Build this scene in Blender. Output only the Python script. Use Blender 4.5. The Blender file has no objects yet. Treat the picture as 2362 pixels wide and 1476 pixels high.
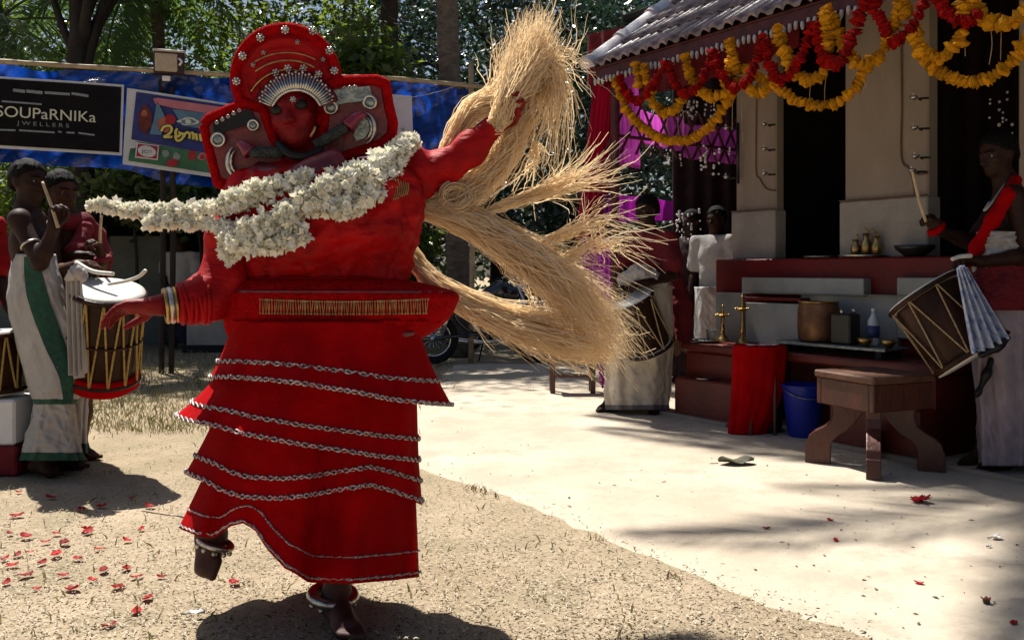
import bpy, math, random
import numpy as np
from mathutils import Vector, Matrix
R = math.radians
scn = bpy.context.scene
col = scn.collection
rng = np.random.default_rng(7)
random.seed(7)

# ------------------------------------------------------------------ camera
F, HX, HY, CH = 2045.0, 1181.0, 625.0, 1.10      # focal length and horizon of the photograph (px of 2362), eye height (m)
cd = bpy.data.cameras.new('camera')
cam = bpy.data.objects.new('camera', cd)
col.objects.link(cam)
cam.location = (0, 0, CH)
cam.rotation_euler = (R(90), 0, 0)
cd.sensor_width = 36
cd.lens = F / 2362 * 36
cd.shift_y = -(738 - HY) / 2362
cd.clip_start = 0.05
cd.clip_end = 500
scn.camera = cam

# ------------------------------------------------------------------ light
SUN = Vector((-0.33, 0.40, 1.0)).normalized()
w = bpy.data.worlds.new('World')
scn.world = w
w.use_nodes = True
nt = w.node_tree
bg = nt.nodes['Background']
sky = nt.nodes.new('ShaderNodeTexSky')
sky.sky_type = 'NISHITA'
sky.sun_disc = False
sky.sun_elevation = math.asin(SUN.z)
sky.sun_rotation = math.atan2(SUN.x, SUN.y)
sky.altitude = 0
sky.air_density = 1.0
sky.dust_density = 2.0
sky.ozone_density = 1.0
nt.links.new(sky.outputs[0], bg.inputs[0])
bg.inputs[1].default_value = 0.05
sl = bpy.data.lights.new('sun', 'SUN')
sl.energy = 5.0
sl.angle = R(0.6)
sl.color = (1.0, 0.95, 0.87)
so = bpy.data.objects.new('sun', sl)
col.objects.link(so)
so.rotation_euler = SUN.to_track_quat('Z', 'Y').to_euler()
vs = scn.view_settings
vs.view_transform = 'Standard'
vs.look = 'None'
vs.exposure = 0.85
vs.gamma = 1.0
vs.use_curve_mapping = False
scn.cycles.max_bounces = 8
scn.cycles.transparent_max_bounces = 12
scn.cycles.sample_clamp_indirect = 6

# ------------------------------------------------------------------ helpers: points
def P(px, py, Y):
    """a point of the place seen at photo pixel (px, py), Y metres away"""
    return np.array([(px - HX) / F * Y, Y, CH - (py - HY) / F * Y])
def Gd(px, py, z=0.0):
    Y = (CH - z) * F / (py - HY)
    return np.array([(px - HX) / F * Y, Y, z])
def A(*a): return np.array(a, dtype=float)
def nrm(v):
    v = np.asarray(v, float)
    return v / max(np.linalg.norm(v), 1e-9)
def spline(pts, n):
    """Catmull-Rom through pts (k,d) -> (n,d)"""
    p = np.asarray(pts, float)
    p = np.vstack([2 * p[0] - p[1], p, 2 * p[-1] - p[-2]])
    k = len(p) - 3
    t = np.linspace(0, k - 1e-6, n)
    i = t.astype(int); f = (t - i)[:, None]
    a, b, c, d = p[i], p[i + 1], p[i + 2], p[i + 3]
    return 0.5 * (2 * b + (c - a) * f + (2 * a - 5 * b + 4 * c - d) * f**2 + (3 * b - a - 3 * c + d) * f**3)

# ------------------------------------------------------------------ helpers: geometry as (V, F)
def grid_faces(nr, nc, wrap=False):
    i = np.arange(nr - 1)[:, None]; j = np.arange(nc if wrap else nc - 1)[None]
    j2 = (j + 1) % nc
    return np.stack([i * nc + j, i * nc + j2, (i + 1) * nc + j2, (i + 1) * nc + j], -1).reshape(-1, 4)
def join(parts):
    V, Fc, o = [], [], 0
    for v, f in parts:
        V.append(np.asarray(v, float)); o2 = o
        if isinstance(f, np.ndarray): Fc.append((f + o2).tolist())
        else: Fc.append([[q + o2 for q in x] for x in f])
        o += len(v)
    return np.vstack(V), [x for s in Fc for x in s]
def box(c, s, M=None, bevel=0.0):
    c = np.asarray(c, float); h = np.asarray(s, float) / 2
    if bevel <= 0:
        v = np.array([[x, y, z] for x in (-1, 1) for y in (-1, 1) for z in (-1, 1)], float) * h
        f = [[0, 1, 3, 2], [4, 6, 7, 5], [0, 4, 5, 1], [2, 3, 7, 6], [0, 2, 6, 4], [1, 5, 7, 3]]
    else:
        b = min(bevel, h.min() * .9); v = []; f = []
        idx = {}
        for x in (-1, 1):
            for y in (-1, 1):
                for z in (-1, 1):
                    for a in range(3):
                        q = np.array([x, y, z], float) * (h - b)
                        q[a] += (x, y, z)[a] * b
                        idx[(x, y, z, a)] = len(v); v.append(q)
        I = idx
        for a in range(3):
            for sgn in (-1, 1):
                o = [k for k in range(3) if k != a]
                r = []
                for (p, q) in ((-1, -1), (1, -1), (1, 1), (-1, 1)):
                    k = [0, 0, 0]; k[a] = sgn; k[o[0]] = p; k[o[1]] = q
                    r.append(I[tuple(k) + (a,)])
                f.append(r)
        for a in range(3):
            o = [k for k in range(3) if k != a]
            for p in (-1, 1):
                for q in (-1, 1):
                    k0 = [0, 0, 0]; k1 = [0, 0, 0]
                    k0[a] = -1; k1[a] = 1
                    for k in (k0, k1): k[o[0]] = p; k[o[1]] = q
                    f.append([I[tuple(k0) + (o[0],)], I[tuple(k1) + (o[0],)], I[tuple(k1) + (o[1],)], I[tuple(k0) + (o[1],)]])
        for x in (-1, 1):
            for y in (-1, 1):
                for z in (-1, 1): f.append([I[(x, y, z, 0)], I[(x, y, z, 1)], I[(x, y, z, 2)]])
        v = np.array(v)
    if M is not None: v = v @ np.asarray(M)[:3, :3].T
    return v + c, f
def frames(path):
    p = np.asarray(path, float)
    t = np.gradient(p, axis=0)
    t /= np.maximum(np.linalg.norm(t, axis=1, keepdims=True), 1e-9)
    ref = np.array([0, 0, 1.0]) if abs(t[0][2]) < .9 else np.array([1.0, 0, 0])
    n0 = np.cross(t[0], ref); n0 /= np.linalg.norm(n0)
    N = [n0]
    for i in range(1, len(p)):
        n = N[-1] - t[i] * np.dot(N[-1], t[i]); N.append(n / max(np.linalg.norm(n), 1e-9))
    N = np.array(N)
    return t, N, np.cross(t, N)
def tube(path, rad, n=8, cap=True, sx=1.0, sy=1.0):
    p = np.asarray(path, float); m = len(p)
    r = np.broadcast_to(np.asarray(rad, float), (m,))
    t, N, B = frames(p)
    a = np.linspace(0, 2 * np.pi, n, endpoint=False)
    V = (p[:, None] + r[:, None, None] * (np.cos(a)[None, :, None] * N[:, None] * sx + np.sin(a)[None, :, None] * B[:, None] * sy)).reshape(-1, 3)
    Q = grid_faces(m, n, True).tolist()
    if cap: Q += [list(range(n))[::-1], [(m - 1) * n + k for k in range(n)]]
    return V, Q
def lathe(prof, n=24, c=(0, 0, 0), axis=(0, 0, 1)):
    """prof: [(r, h), ...] turned about the axis through c"""
    ax = nrm(axis); ref = A(1, 0, 0) if abs(ax[0]) < .9 else A(0, 1, 0)
    e1 = nrm(np.cross(ax, ref)); e2 = np.cross(ax, e1)
    a = np.linspace(0, 2 * np.pi, n, endpoint=False)
    pr = np.asarray(prof, float)
    V = (np.asarray(c, float) + pr[:, 1][:, None, None] * ax + pr[:, 0][:, None, None] * (np.cos(a)[None, :, None] * e1 + np.sin(a)[None, :, None] * e2)).reshape(-1, 3)
    Q = grid_faces(len(pr), n, True).tolist()
    m = len(pr)
    Q += [list(range(n))[::-1], [(m - 1) * n + k for k in range(n)]]
    return V, Q
def prism(poly, c, ex, ey, ez, th, bevel=0):
    """polygon (in ex,ey) extruded along ez by th, centred"""
    p = np.asarray(poly, float); n = len(p)
    c, ex, ey, ez = (np.asarray(q, float) for q in (c, ex, ey, ez))
    f0 = c + p[:, :1] * ex + p[:, 1:] * ey
    V = np.vstack([f0 - ez * th / 2, f0 + ez * th / 2])
    Q = [list(range(n))[::-1], [n + k for k in range(n)]] + [[k, (k + 1) % n, n + (k + 1) % n, n + k] for k in range(n)]
    return V, Q
def sphere(c, r, n=10, m=6):
    r = np.broadcast_to(np.asarray(r, float), (3,))
    th = np.linspace(0, np.pi, m + 1)[1:-1]; ph = np.linspace(0, 2 * np.pi, n, endpoint=False)
    V = np.stack([np.sin(th)[:, None] * np.cos(ph), np.sin(th)[:, None] * np.sin(ph), np.cos(th)[:, None] + 0 * ph], -1).reshape(-1, 3)
    Q = [q[::-1] for q in grid_faces(m - 1, n, True).tolist()]
    V = np.vstack([V, [[0, 0, 1], [0, 0, -1]]]); k = (m - 1) * n
    Q += [[k, j, (j + 1) % n] for j in range(n)] + [[k + 1, (m - 2) * n + (j + 1) % n, (m - 2) * n + j] for j in range(n)]
    return V * r + np.asarray(c, float), Q
def torus(c, ax, R0, r, n=32, m=8, e1=None, sc=(1, 1)):
    ax = nrm(ax)
    if e1 is None:
        ref = A(1, 0, 0) if abs(ax[0]) < .9 else A(0, 1, 0)
        e1 = np.cross(ax, ref)
    e1 = nrm(np.asarray(e1) - ax * np.dot(e1, ax)); e2 = np.cross(ax, e1)
    a = np.linspace(0, 2 * np.pi, n, endpoint=False)[:, None, None]; b = np.linspace(0, 2 * np.pi, m, endpoint=False)[None, :, None]
    rad = np.cos(a) * e1 * sc[0] + np.sin(a) * e2 * sc[1]
    V = (np.asarray(c, float) + rad * (R0 + r * np.cos(b)) + ax * r * np.sin(b)).reshape(-1, 3)
    i = np.arange(n)[:, None]; j = np.arange(m)[None]
    Q = np.stack([i * m + j, ((i + 1) % n) * m + j, ((i + 1) % n) * m + (j + 1) % m, i * m + (j + 1) % m], -1).reshape(-1, 4)
    return V, Q.tolist()

# ------------------------------------------------------------------ helpers: objects
def mesh(name, V, Fc, smooth=True):
    me = bpy.data.meshes.new(name)
    V = np.ascontiguousarray(V, dtype=np.float32)
    if isinstance(Fc, np.ndarray):
        m, k = Fc.shape
        me.vertices.add(len(V)); me.vertices.foreach_set('co', V.ravel())
        me.loops.add(m * k); me.loops.foreach_set('vertex_index', np.ascontiguousarray(Fc, dtype=np.int32).ravel())
        me.polygons.add(m); me.polygons.foreach_set('loop_start', np.arange(0, m * k, k, dtype=np.int32))
        me.update(calc_edges=True)
    else:
        me.from_pydata(V.tolist(), [], Fc)
        me.update()
    if smooth: me.polygons.foreach_set('use_smooth', np.ones(len(me.polygons), dtype=bool))
    return me
def Wm(o):
    m = o.matrix_basis.copy()
    if o.parent: m = Wm(o.parent) @ o.matrix_parent_inverse @ m
    return m
def tag(o, label=None, cat=None, group=None, kind=None):
    for k, v in (('label', label), ('category', cat), ('group', group), ('kind', kind)):
        if v: o[k] = v
    return o
def link(name, data, mt=None, parent=None, M=None, **kw):
    o = bpy.data.objects.new(name, data)
    col.objects.link(o)
    if M is not None: o.matrix_basis = Matrix(np.asarray(M).tolist()) if not isinstance(M, Matrix) else M
    if parent is not None:
        o.parent = parent
        o.matrix_parent_inverse = Wm(parent).inverted()
    if mt is not None and data is not None and len(data.materials) == 0: data.materials.append(mt)
    return tag(o, **kw)
def obj(name, VF, mt, parent=None, smooth=False, M=None, **kw):
    return link(name, mesh(name, VF[0], VF[1], smooth), mt, parent, M, **kw)
def empty(name, loc, **kw):
    o = bpy.data.objects.new(name, None)
    col.objects.link(o)
    o.empty_display_size = .1
    o.location = [float(q) for q in loc]
    return tag(o, **kw)
def TRS(loc, rx=0, ry=0, rz=0, s=1.0):
    S = Matrix.Diagonal((s, s, s, 1)) if not hasattr(s, '__len__') else Matrix.Diagonal((*s, 1))
    from mathutils import Euler
    return Matrix.Translation([float(q) for q in loc]) @ Euler((rx, ry, rz)).to_matrix().to_4x4() @ S
def basis(c, ex, ey, ez):
    M = np.eye(4); M[:3, 0] = ex; M[:3, 1] = ey; M[:3, 2] = ez; M[:3, 3] = c
    return Matrix(M.tolist())
def smooth_by_angle(o, ang=40):
    me = o.data
    me.polygons.foreach_set('use_smooth', np.ones(len(me.polygons), dtype=bool))
    try: me.set_sharp_from_angle(angle=R(ang))
    except Exception: pass
    return o

# ------------------------------------------------------------------ materials
def mat(name, c, c2=None, rough=.8, scale=6.0, bump=.0, bscale=60.0, metal=0.0, trans=0.0, spec=.3, detail=5.0, tcol=None, wave=None, sheen=0.0, stretch=None, contrast=(.35, .65), coat=0.0, orand=None):
    m = bpy.data.materials.new(name); m.use_nodes = True
    t = m.node_tree; N = t.nodes; L = t.links
    b = N['Principled BSDF']; out = N['Material Output']
    tc = N.new('ShaderNodeTexCoord')
    vec = tc.outputs['Object']
    if stretch:
        mp = N.new('ShaderNodeMapping'); mp.inputs['Scale'].default_value = stretch
        L.new(vec, mp.inputs[0]); vec = mp.outputs[0]
    b.inputs['Roughness'].default_value = rough
    b.inputs['Metallic'].default_value = metal
    b.inputs['Specular IOR Level'].default_value = spec
    if coat: b.inputs['Coat Weight'].default_value = coat
    if sheen: b.inputs['Sheen Weight'].default_value = sheen
    c4 = (*c, 1)
    if c2 is None: c2 = tuple(q * .72 for q in c)
    no = N.new('ShaderNodeTexNoise'); no.inputs['Scale'].default_value = scale; no.inputs['Detail'].default_value = detail
    no.inputs['Roughness'].default_value = .65
    L.new(vec, no.inputs['Vector'])
    rp = N.new('ShaderNodeValToRGB')
    rp.color_ramp.elements[0].position = contrast[0]; rp.color_ramp.elements[1].position = contrast[1]
    rp.color_ramp.elements[0].color = (*c2, 1); rp.color_ramp.elements[1].color = c4
    L.new(no.outputs['Fac'], rp.inputs[0])
    colr = rp.outputs[0]
    if orand:
        oi = N.new('ShaderNodeObjectInfo'); mr = N.new('ShaderNodeMapRange')
        mr.inputs[3].default_value, mr.inputs[4].default_value = orand
        L.new(oi.outputs['Random'], mr.inputs[0])
        hs = N.new('ShaderNodeHueSaturation'); L.new(mr.outputs[0], hs.inputs['Value']); L.new(colr, hs.inputs['Color']); colr = hs.outputs[0]
    L.new(colr, b.inputs['Base Color'])
    if bump:
        n2 = N.new('ShaderNodeTexNoise'); n2.inputs['Scale'].default_value = bscale; n2.inputs['Detail'].default_value = 4
        L.new(vec, n2.inputs['Vector'])
        bp = N.new('ShaderNodeBump'); bp.inputs['Strength'].default_value = bump; bp.inputs['Distance'].default_value = .02
        L.new(n2.outputs['Fac'], bp.inputs['Height']); L.new(bp.outputs[0], b.inputs['Normal'])
    if trans:
        tr = N.new('ShaderNodeBsdfTranslucent')
        if tcol: tr.inputs[0].default_value = (*tcol, 1)
        else: L.new(colr, tr.inputs[0])
        mx = N.new('ShaderNodeMixShader'); mx.inputs[0].default_value = trans
        L.new(b.outputs[0], mx.inputs[1]); L.new(tr.outputs[0], mx.inputs[2]); L.new(mx.outputs[0], out.inputs[0])
    return m
MT = {}
def M_(k, *a, **kw):
    MT[k] = mat(k, *a, **kw)
M_('red_cloth', (.47, .0012, .004), (.31, .0006, .0025), rough=.85, scale=5, bump=.35, bscale=22, trans=.25, tcol=(.70, .004, .004), spec=.06)
M_('red_silk', (.44, .003, .005), (.24, .001, .003), rough=.6, scale=7, bump=.6, bscale=13, trans=.10, tcol=(.7, .006, .005), spec=.16, stretch=(1, 1, 2.2), detail=8)
M_('red_plush', (.48, .003, .005), (.30, .001, .003), rough=.95, scale=40, bump=.8, bscale=180, spec=.05)
M_('maroon_panel', (.16, .004, .012), (.07, .002, .006), rough=.4, scale=14, bump=.2, bscale=60, spec=.5)
M_('red_skin', (.21, .003, .005), (.10, .0015, .003), rough=.55, scale=16, bump=.2, bscale=60, spec=.2)
M_('foot_skin', (.075, .022, .016), (.035, .012, .010), rough=.6, scale=20, spec=.35)
M_('skin', (.075, .030, .016), (.042, .017, .009), rough=.6, scale=10, bump=.05, bscale=90, spec=.18)
M_('skin_dark', (.034, .013, .007), (.018, .007, .004), rough=.6, scale=10, bump=.05, bscale=90, spec=.18)
M_('hair', (.006, .005, .005), (.003, .002, .002), rough=.7, scale=50, bump=.5, bscale=150, spec=.12)
M_('black', (.006, .006, .006), (.003, .003, .003), rough=.5, scale=20)
M_('eye_white', (.20, .17, .15), rough=.4, spec=.3)
M_('silver', (.62, .60, .55), (.35, .33, .30), rough=.32, metal=1.0, scale=30, bump=.15, bscale=90)
M_('silver_dull', (.30, .33, .32), (.12, .14, .14), rough=.38, metal=.85, scale=25, bump=.3, bscale=70)
M_('brass', (.55, .36, .12), (.28, .17, .06), rough=.3, metal=1.0, scale=20)
M_('gold_thread', (.50, .34, .14), (.26, .16, .07), rough=.5, metal=.4, scale=30)
M_('grey_roll', (.055, .06, .055), (.02, .022, .022), rough=.7, scale=60, bump=.8, bscale=120)
M_('braid', (.62, .60, .58), (.10, .06, .06), rough=.45, metal=.3, scale=160, contrast=(.42, .56))
M_('jasmine', (.93, .92, .88), (.82, .80, .70), rough=.7, scale=30, trans=.25, tcol=(.85, .82, .6))
M_('straw', (.88, .77, .58), (.64, .50, .33), rough=.7, scale=14, trans=.45, tcol=(.90, .70, .42), contrast=(.3, .7), spec=.15)
M_('marigold', (.80, .38, .012), (.58, .22, .008), rough=.8, scale=70, bump=.8, bscale=140, trans=.15, orand=(.55, 1.15), spec=.1)
M_('red_flower', (.42, .008, .005), (.22, .003, .003), rough=.85, scale=70, bump=.8, bscale=140, trans=.12, orand=(.55, 1.2), spec=.08)
M_('petal', (.48, .014, .020), (.30, .004, .008), rough=.6, scale=40, trans=.25, orand=(.5, 1.2), spec=.15)
M_('white_cloth', (.44, .42, .40), (.33, .31, .295), rough=.85, scale=6, bump=.3, bscale=30, trans=.12, tcol=(.7, .66, .6))
M_('cream_cloth', (.62, .55, .44), (.48, .41, .32), rough=.85, scale=6, bump=.3, bscale=30, trans=.15, tcol=(.7, .6, .45))
M_('pink_white_cloth', (.36, .29, .32), (.25, .20, .225), rough=.85, scale=6, bump=.3, bscale=30, trans=.1)
M_('blue_white_cloth', (.38, .42, .52), (.14, .19, .36), rough=.85, scale=22, bump=.4, bscale=40, contrast=(.38, .52))
M_('green_border', (.020, .075, .048), (.012, .045, .030), rough=.8, scale=40)
M_('grey_border', (.16, .15, .16), (.10, .09, .10), rough=.8, scale=40)
M_('maroon_cloth', (.17, .010, .016), (.09, .005, .009), rough=.85, scale=8, bump=.4, bscale=30)
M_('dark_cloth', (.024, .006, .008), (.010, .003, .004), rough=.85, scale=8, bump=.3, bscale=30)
M_('navy_cloth', (.018, .022, .045), (.010, .012, .026), rough=.85, scale=8)
M_('drum_wood', (.040, .014, .007), (.012, .005, .003), rough=.42, scale=10, bump=.15, bscale=50, stretch=(1, 1, .2), spec=.15)
M_('drum_skin', (.62, .60, .54), (.45, .43, .38), rough=.55, scale=8)
M_('rope', (.44, .33, .18), (.25, .17, .08), rough=.85, scale=90, bump=.6, bscale=200)
M_('rope_yellow', (.52, .36, .11), (.30, .19, .05), rough=.8, scale=70, bump=.6, bscale=200)
M_('stick', (.50, .38, .24), (.34, .24, .14), rough=.5, scale=20)
M_('plaster', (.33, .27, .215), (.22, .175, .135), rough=.85, scale=2.2, bump=.2, bscale=40, detail=12, contrast=(.25, .7), stretch=(1, 1, .45))
M_('plaster_white', (.34, .31, .27), (.25, .225, .195), rough=.8, scale=4, bump=.1, bscale=50, detail=8)
M_('tile_white', (.28, .295, .29), (.17, .18, .175), rough=.3, scale=3, spec=.5, detail=12, contrast=(.25, .65))
M_('red_oxide', (.135, .014, .008), (.062, .008, .006), rough=.5, scale=4, bump=.2, bscale=30, spec=.4, detail=12, contrast=(.28, .68))
M_('red_paint', (.13, .002, .003), (.08, .001, .002), rough=.5, scale=4, bump=.08, bscale=40)
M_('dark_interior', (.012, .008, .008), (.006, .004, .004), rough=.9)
M_('roof_tile', (.24, .19, .205), (.085, .055, .062), rough=.40, scale=9, bump=.25, bscale=60, spec=.5, detail=8, orand=(.7, 1.35))
M_('ridge_tile', (.74, .71, .71), (.52, .45, .46), rough=.55, scale=7, bump=.2, bscale=50, detail=8)
M_('eave_wood', (.10, .025, .030), (.05, .014, .016), rough=.6, scale=12)
M_('drip', (.55, .53, .50), (.35, .31, .30), rough=.5, scale=30)
M_('cable', (.17, .10, .06), (.10, .06, .04), rough=.6)
M_('stool_wood', (.080, .018, .008), (.036, .009, .005), rough=.42, scale=7, bump=.2, bscale=40, stretch=(1, 1, .35), spec=.45, detail=8)
M_('worn_wood', (.13, .060, .034), (.065, .028, .018), rough=.6, scale=9, bump=.2, bscale=40, detail=8)
M_('blue_plastic', (.014, .030, .34), (.010, .022, .26), rough=.28, scale=3, spec=.5, trans=.10, tcol=(.03, .06, .6))
M_('black_plastic', (.012, .012, .013), rough=.35, spec=.5)
M_('purple_cloth', (.34, .05, .34), (.22, .03, .23), rough=.7, scale=8, bump=.2, bscale=20, trans=.6, tcol=(.72, .14, .70))
M_('pink_sheer', (.50, .12, .45), (.34, .06, .33), rough=.6, scale=5, trans=.75, tcol=(.92, .34, .86), stretch=(6, 6, .4), spec=.1)
M_('crimson_drape', (.30, .014, .055), (.19, .008, .035), rough=.7, scale=6, bump=.3, bscale=15, trans=.5, tcol=(.70, .03, .14), stretch=(5, 5, .3), spec=.1)
M_('light_dot', (.70, .68, .70), rough=.35, spec=.5)  # white that stands in for light coming through small holes
M_('leaf_a', (.028, .058, .016), (.014, .033, .010), rough=.34, scale=1.2, trans=.33, tcol=(.10, .20, .025), spec=.65)
M_('leaf_b', (.016, .036, .020), (.008, .020, .012), rough=.30, scale=1.2, trans=.18, tcol=(.035, .09, .04), spec=.7)
M_('leaf_c', (.050, .078, .018), (.026, .046, .012), rough=.40, scale=1.2, trans=.42, tcol=(.24, .34, .04), spec=.5)
M_('frond', (.060, .110, .040), (.035, .070, .028), rough=.35, scale=2, trans=.35, tcol=(.16, .28, .06), spec=.55)
M_('bark_dark', (.035, .026, .020), (.016, .012, .010), rough=.9, scale=9, bump=.8, bscale=30, stretch=(1, 1, .3))
M_('bark_grey', (.14, .115, .095), (.060, .048, .040), rough=.9, scale=9, bump=.8, bscale=30, detail=8, stretch=(1, 1, 2.5))
M_('bamboo', (.42, .32, .20), (.26, .19, .11), rough=.6, scale=12, stretch=(1, 1, 1))
M_('banner_black', (.010, .008, .010), (.006, .005, .006), rough=.7, spec=.08)
M_('banner_white', (.62, .62, .62), (.52, .52, .54), rough=.5, trans=.15)
M_('banner_blue', (.035, .045, .20), (.02, .025, .11), rough=.7, scale=5)
M_('banner_teal', (.10, .20, .28), (.07, .14, .22), rough=.7, scale=5)
M_('banner_green', (.055, .16, .085), (.035, .11, .055), rough=.7, scale=5)
M_('banner_pink', (.45, .16, .19), (.38, .12, .15), rough=.7)
M_('banner_red', (.36, .02, .03), (.25, .012, .02), rough=.7)
M_('banner_brown', (.13, .025, .015), (.07, .014, .010), rough=.7, scale=12)
M_('banner_orange', (.40, .12, .07), (.24, .06, .04), rough=.7, scale=14)
M_('print_cream', (.55, .55, .44), (.5, .5, .40), rough=.7)
M_('print_grey', (.22, .25, .26), (.14, .16, .17), rough=.5, scale=120, contrast=(.45, .55))
M_('print_yellow', (.62, .52, .14), (.52, .42, .10), rough=.7)
M_('print_black', (.012, .012, .014), rough=.5)
M_('speaker_tan', (.45, .36, .26), (.36, .28, .20), rough=.8, scale=30, bump=.2, bscale=200)
M_('speaker_box', (.05, .022, .016), (.03, .014, .010), rough=.5)
M_('shed_wall', (.15, .16, .14), (.10, .105, .095), rough=.9, scale=2, bump=.1)
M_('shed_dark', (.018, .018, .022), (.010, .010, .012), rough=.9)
M_('white_paint', (.70, .70, .70), (.58, .58, .58), rough=.7, scale=3)
M_('rubber', (.012, .012, .012), rough=.8)
M_('bike_black', (.010, .010, .013), rough=.18, spec=.6, coat=.4)
M_('chrome', (.7, .7, .72), rough=.15, metal=1.0)
M_('seat_vinyl', (.014, .014, .016), rough=.4)
M_('dry_leaf', (.085, .085, .05), (.04, .04, .025), rough=.7, scale=15, trans=.1)
M_('paper', (.72, .70, .66), rough=.8)
M_('water_bottle', (.45, .52, .58), rough=.12, spec=.6)
M_('blue_label', (.03, .05, .16), rough=.5)

# ------------------------------------------------------------------ ground materials
def ground_mat(name, cols, scales, bump, speck=None):
    m = bpy.data.materials.new(name); m.use_nodes = True
    t = m.node_tree; N = t.nodes; L = t.links; b = N['Principled BSDF']
    b.inputs['Roughness'].default_value = .92; b.inputs['Specular IOR Level'].default_value = .15
    tc = N.new('ShaderNodeTexCoord')
    def noise(s, d=8, r=.7):
        n = N.new('ShaderNodeTexNoise'); n.inputs['Scale'].default_value = s; n.inputs['Detail'].default_value = d; n.inputs['Roughness'].default_value = r
        L.new(tc.outputs['Object'], n.inputs['Vector']); return n.outputs['Fac']
    def ramp(f, a, b_, ca, cb):
        r = N.new('ShaderNodeValToRGB'); e = r.color_ramp.elements
        e[0].position = a; e[1].position = b_; e[0].color = (*ca, 1); e[1].color = (*cb, 1); L.new(f, r.inputs[0]); return r.outputs[0]
    def mix(f, a, b_, mode='MIX'):
        x = N.new('ShaderNodeMix'); x.data_type = 'RGBA'; x.blend_type = mode
        if hasattr(f, 'links'): L.new(f, x.inputs[0])
        else: x.inputs[0].default_value = f
        L.new(a, x.inputs[6]); L.new(b_, x.inputs[7]); return x.outputs[2]
    c = ramp(noise(scales[0]), .35, .65, cols[0], cols[1])
    f2 = ramp(noise(scales[1]), .48, .62, (0, 0, 0), (1, 1, 1))
    rgb = N.new('ShaderNodeRGB'); rgb.outputs[0].default_value = (*cols[2], 1)
    c = mix(f2, c, rgb.outputs[0])
    if speck:
        f3 = ramp(noise(speck[0], 3, .5), speck[1], speck[1] + .04, (0, 0, 0), (1, 1, 1))
        rg2 = N.new('ShaderNodeRGB'); rg2.outputs[0].default_value = (*speck[2], 1)
        c = mix(f3, c, rg2.outputs[0])
    L.new(c, b.inputs['Base Color'])
    bp = N.new('ShaderNodeBump'); bp.inputs['Strength'].default_value = bump; bp.inputs['Distance'].default_value = .03
    L.new(noise(45, 6), bp.inputs['Height']); L.new(bp.outputs[0], b.inputs['Normal'])
    return m
soil = ground_mat('soil', [(.29, .225, .148), (.45, .36, .25), (.31, .255, .168)], (.9, 2.6), .7, (70, .60, (.23, .175, .105)))
sand = ground_mat('sand', [(.40, .335, .255), (.55, .475, .375), (.40, .335, .26)], (.9, 2.3), .30, (38, .70, (.24, .19, .14)))

# the open ground, one sheet out past the trees, finely divided near the camera
g1 = np.unique(np.concatenate([np.linspace(-90, -6, 22), np.linspace(-6, 6, 97), np.linspace(6, 90, 22)]))
g2 = np.unique(np.concatenate([np.linspace(-60, 0, 10), np.linspace(0, 12, 97), np.linspace(12, 150, 24)]))
gx, gy = np.meshgrid(g1, g2, indexing='ij')
gz = .005 * (np.sin(gx * 3.1 + np.sin(gy * 2.2)) * np.sin(gy * 2.7 + 1) - 1) * .5 - rng.uniform(0, .004, gx.shape)
obj('ground', (np.stack([gx, gy, gz], -1).reshape(-1, 3), grid_faces(len(g1), len(g2))[:, ::-1]), soil, smooth=True, kind='structure')

# trodden sandy court in front of the shrine, with an uneven edge
edge = spline([(1.9, 1.6), (1.12, 2.64), (.83, 3.0), (.39, 3.68), (-.02, 4.25), (-.52, 4.89), (-.85, 5.6), (-.95, 6.6), (-.8, 8.0), (-.7, 10.5)], 90)
wob = np.cumsum(rng.normal(0, .012, 90)); wob -= np.linspace(wob[0], wob[-1], 90)
edge[:, 0] += wob + .015 * np.sin(np.arange(90) * 1.7)
def court_edge_x(y): return np.interp(y, edge[:, 1], edge[:, 0])
cols_ = np.linspace(0, 1, 30) ** 1.4
cv = np.stack([edge[:, None, 0] + cols_[None] * (9 - edge[:, None, 0]), np.repeat(edge[:, 1:2], 30, 1), np.zeros((90, 30)) + .004], -1)
cv[:, 0, 2] = -.008
obj('sandy_court', (cv.reshape(-1, 3), grid_faces(90, 30)[:, ::-1]), sand, smooth=True, kind='structure')

# ------------------------------------------------------------------ leaf clouds
def leaf_quads(pos, size, r, updir=None, aspect=.45, droop=.2):
    n = len(pos)
    d = r.normal(size=(n, 3)); d[:, 2] = d[:, 2] * .6 - droop
    d /= np.linalg.norm(d, axis=1, keepdims=True)
    s = np.cross(d, r.normal(size=(n, 3))); s /= np.linalg.norm(s, axis=1, keepdims=True)
    nn = np.cross(d, s)
    L = (size * r.uniform(.6, 1.4, n))[:, None]
    w = L * aspect
    v = np.stack([pos, pos + d * L * .5 + s * w * .5 + nn * L * .08, pos + d * L, pos + d * L * .5 - s * w * .5 + nn * L * .08], 1).reshape(-1, 3)
    return v, np.arange(4 * n).reshape(-1, 4)
def crown_pts(c, rad, nclump, nleaf, r, cl=.45, hollow=.35):
    u = r.normal(size=(nclump, 3)); u /= np.linalg.norm(u, axis=1, keepdims=True)
    k = (hollow + (1 - hollow) * r.uniform(size=(nclump, 1)) ** .6)
    cc = np.asarray(c) + u * k * np.asarray(rad)
    i = r.integers(0, nclump, nleaf)
    sc = r.uniform(.5, 1.3, nclump)[i][:, None]
    return cc[i] + r.normal(size=(nleaf, 3)) * cl * sc * A(1, 1, .7), cc
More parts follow.
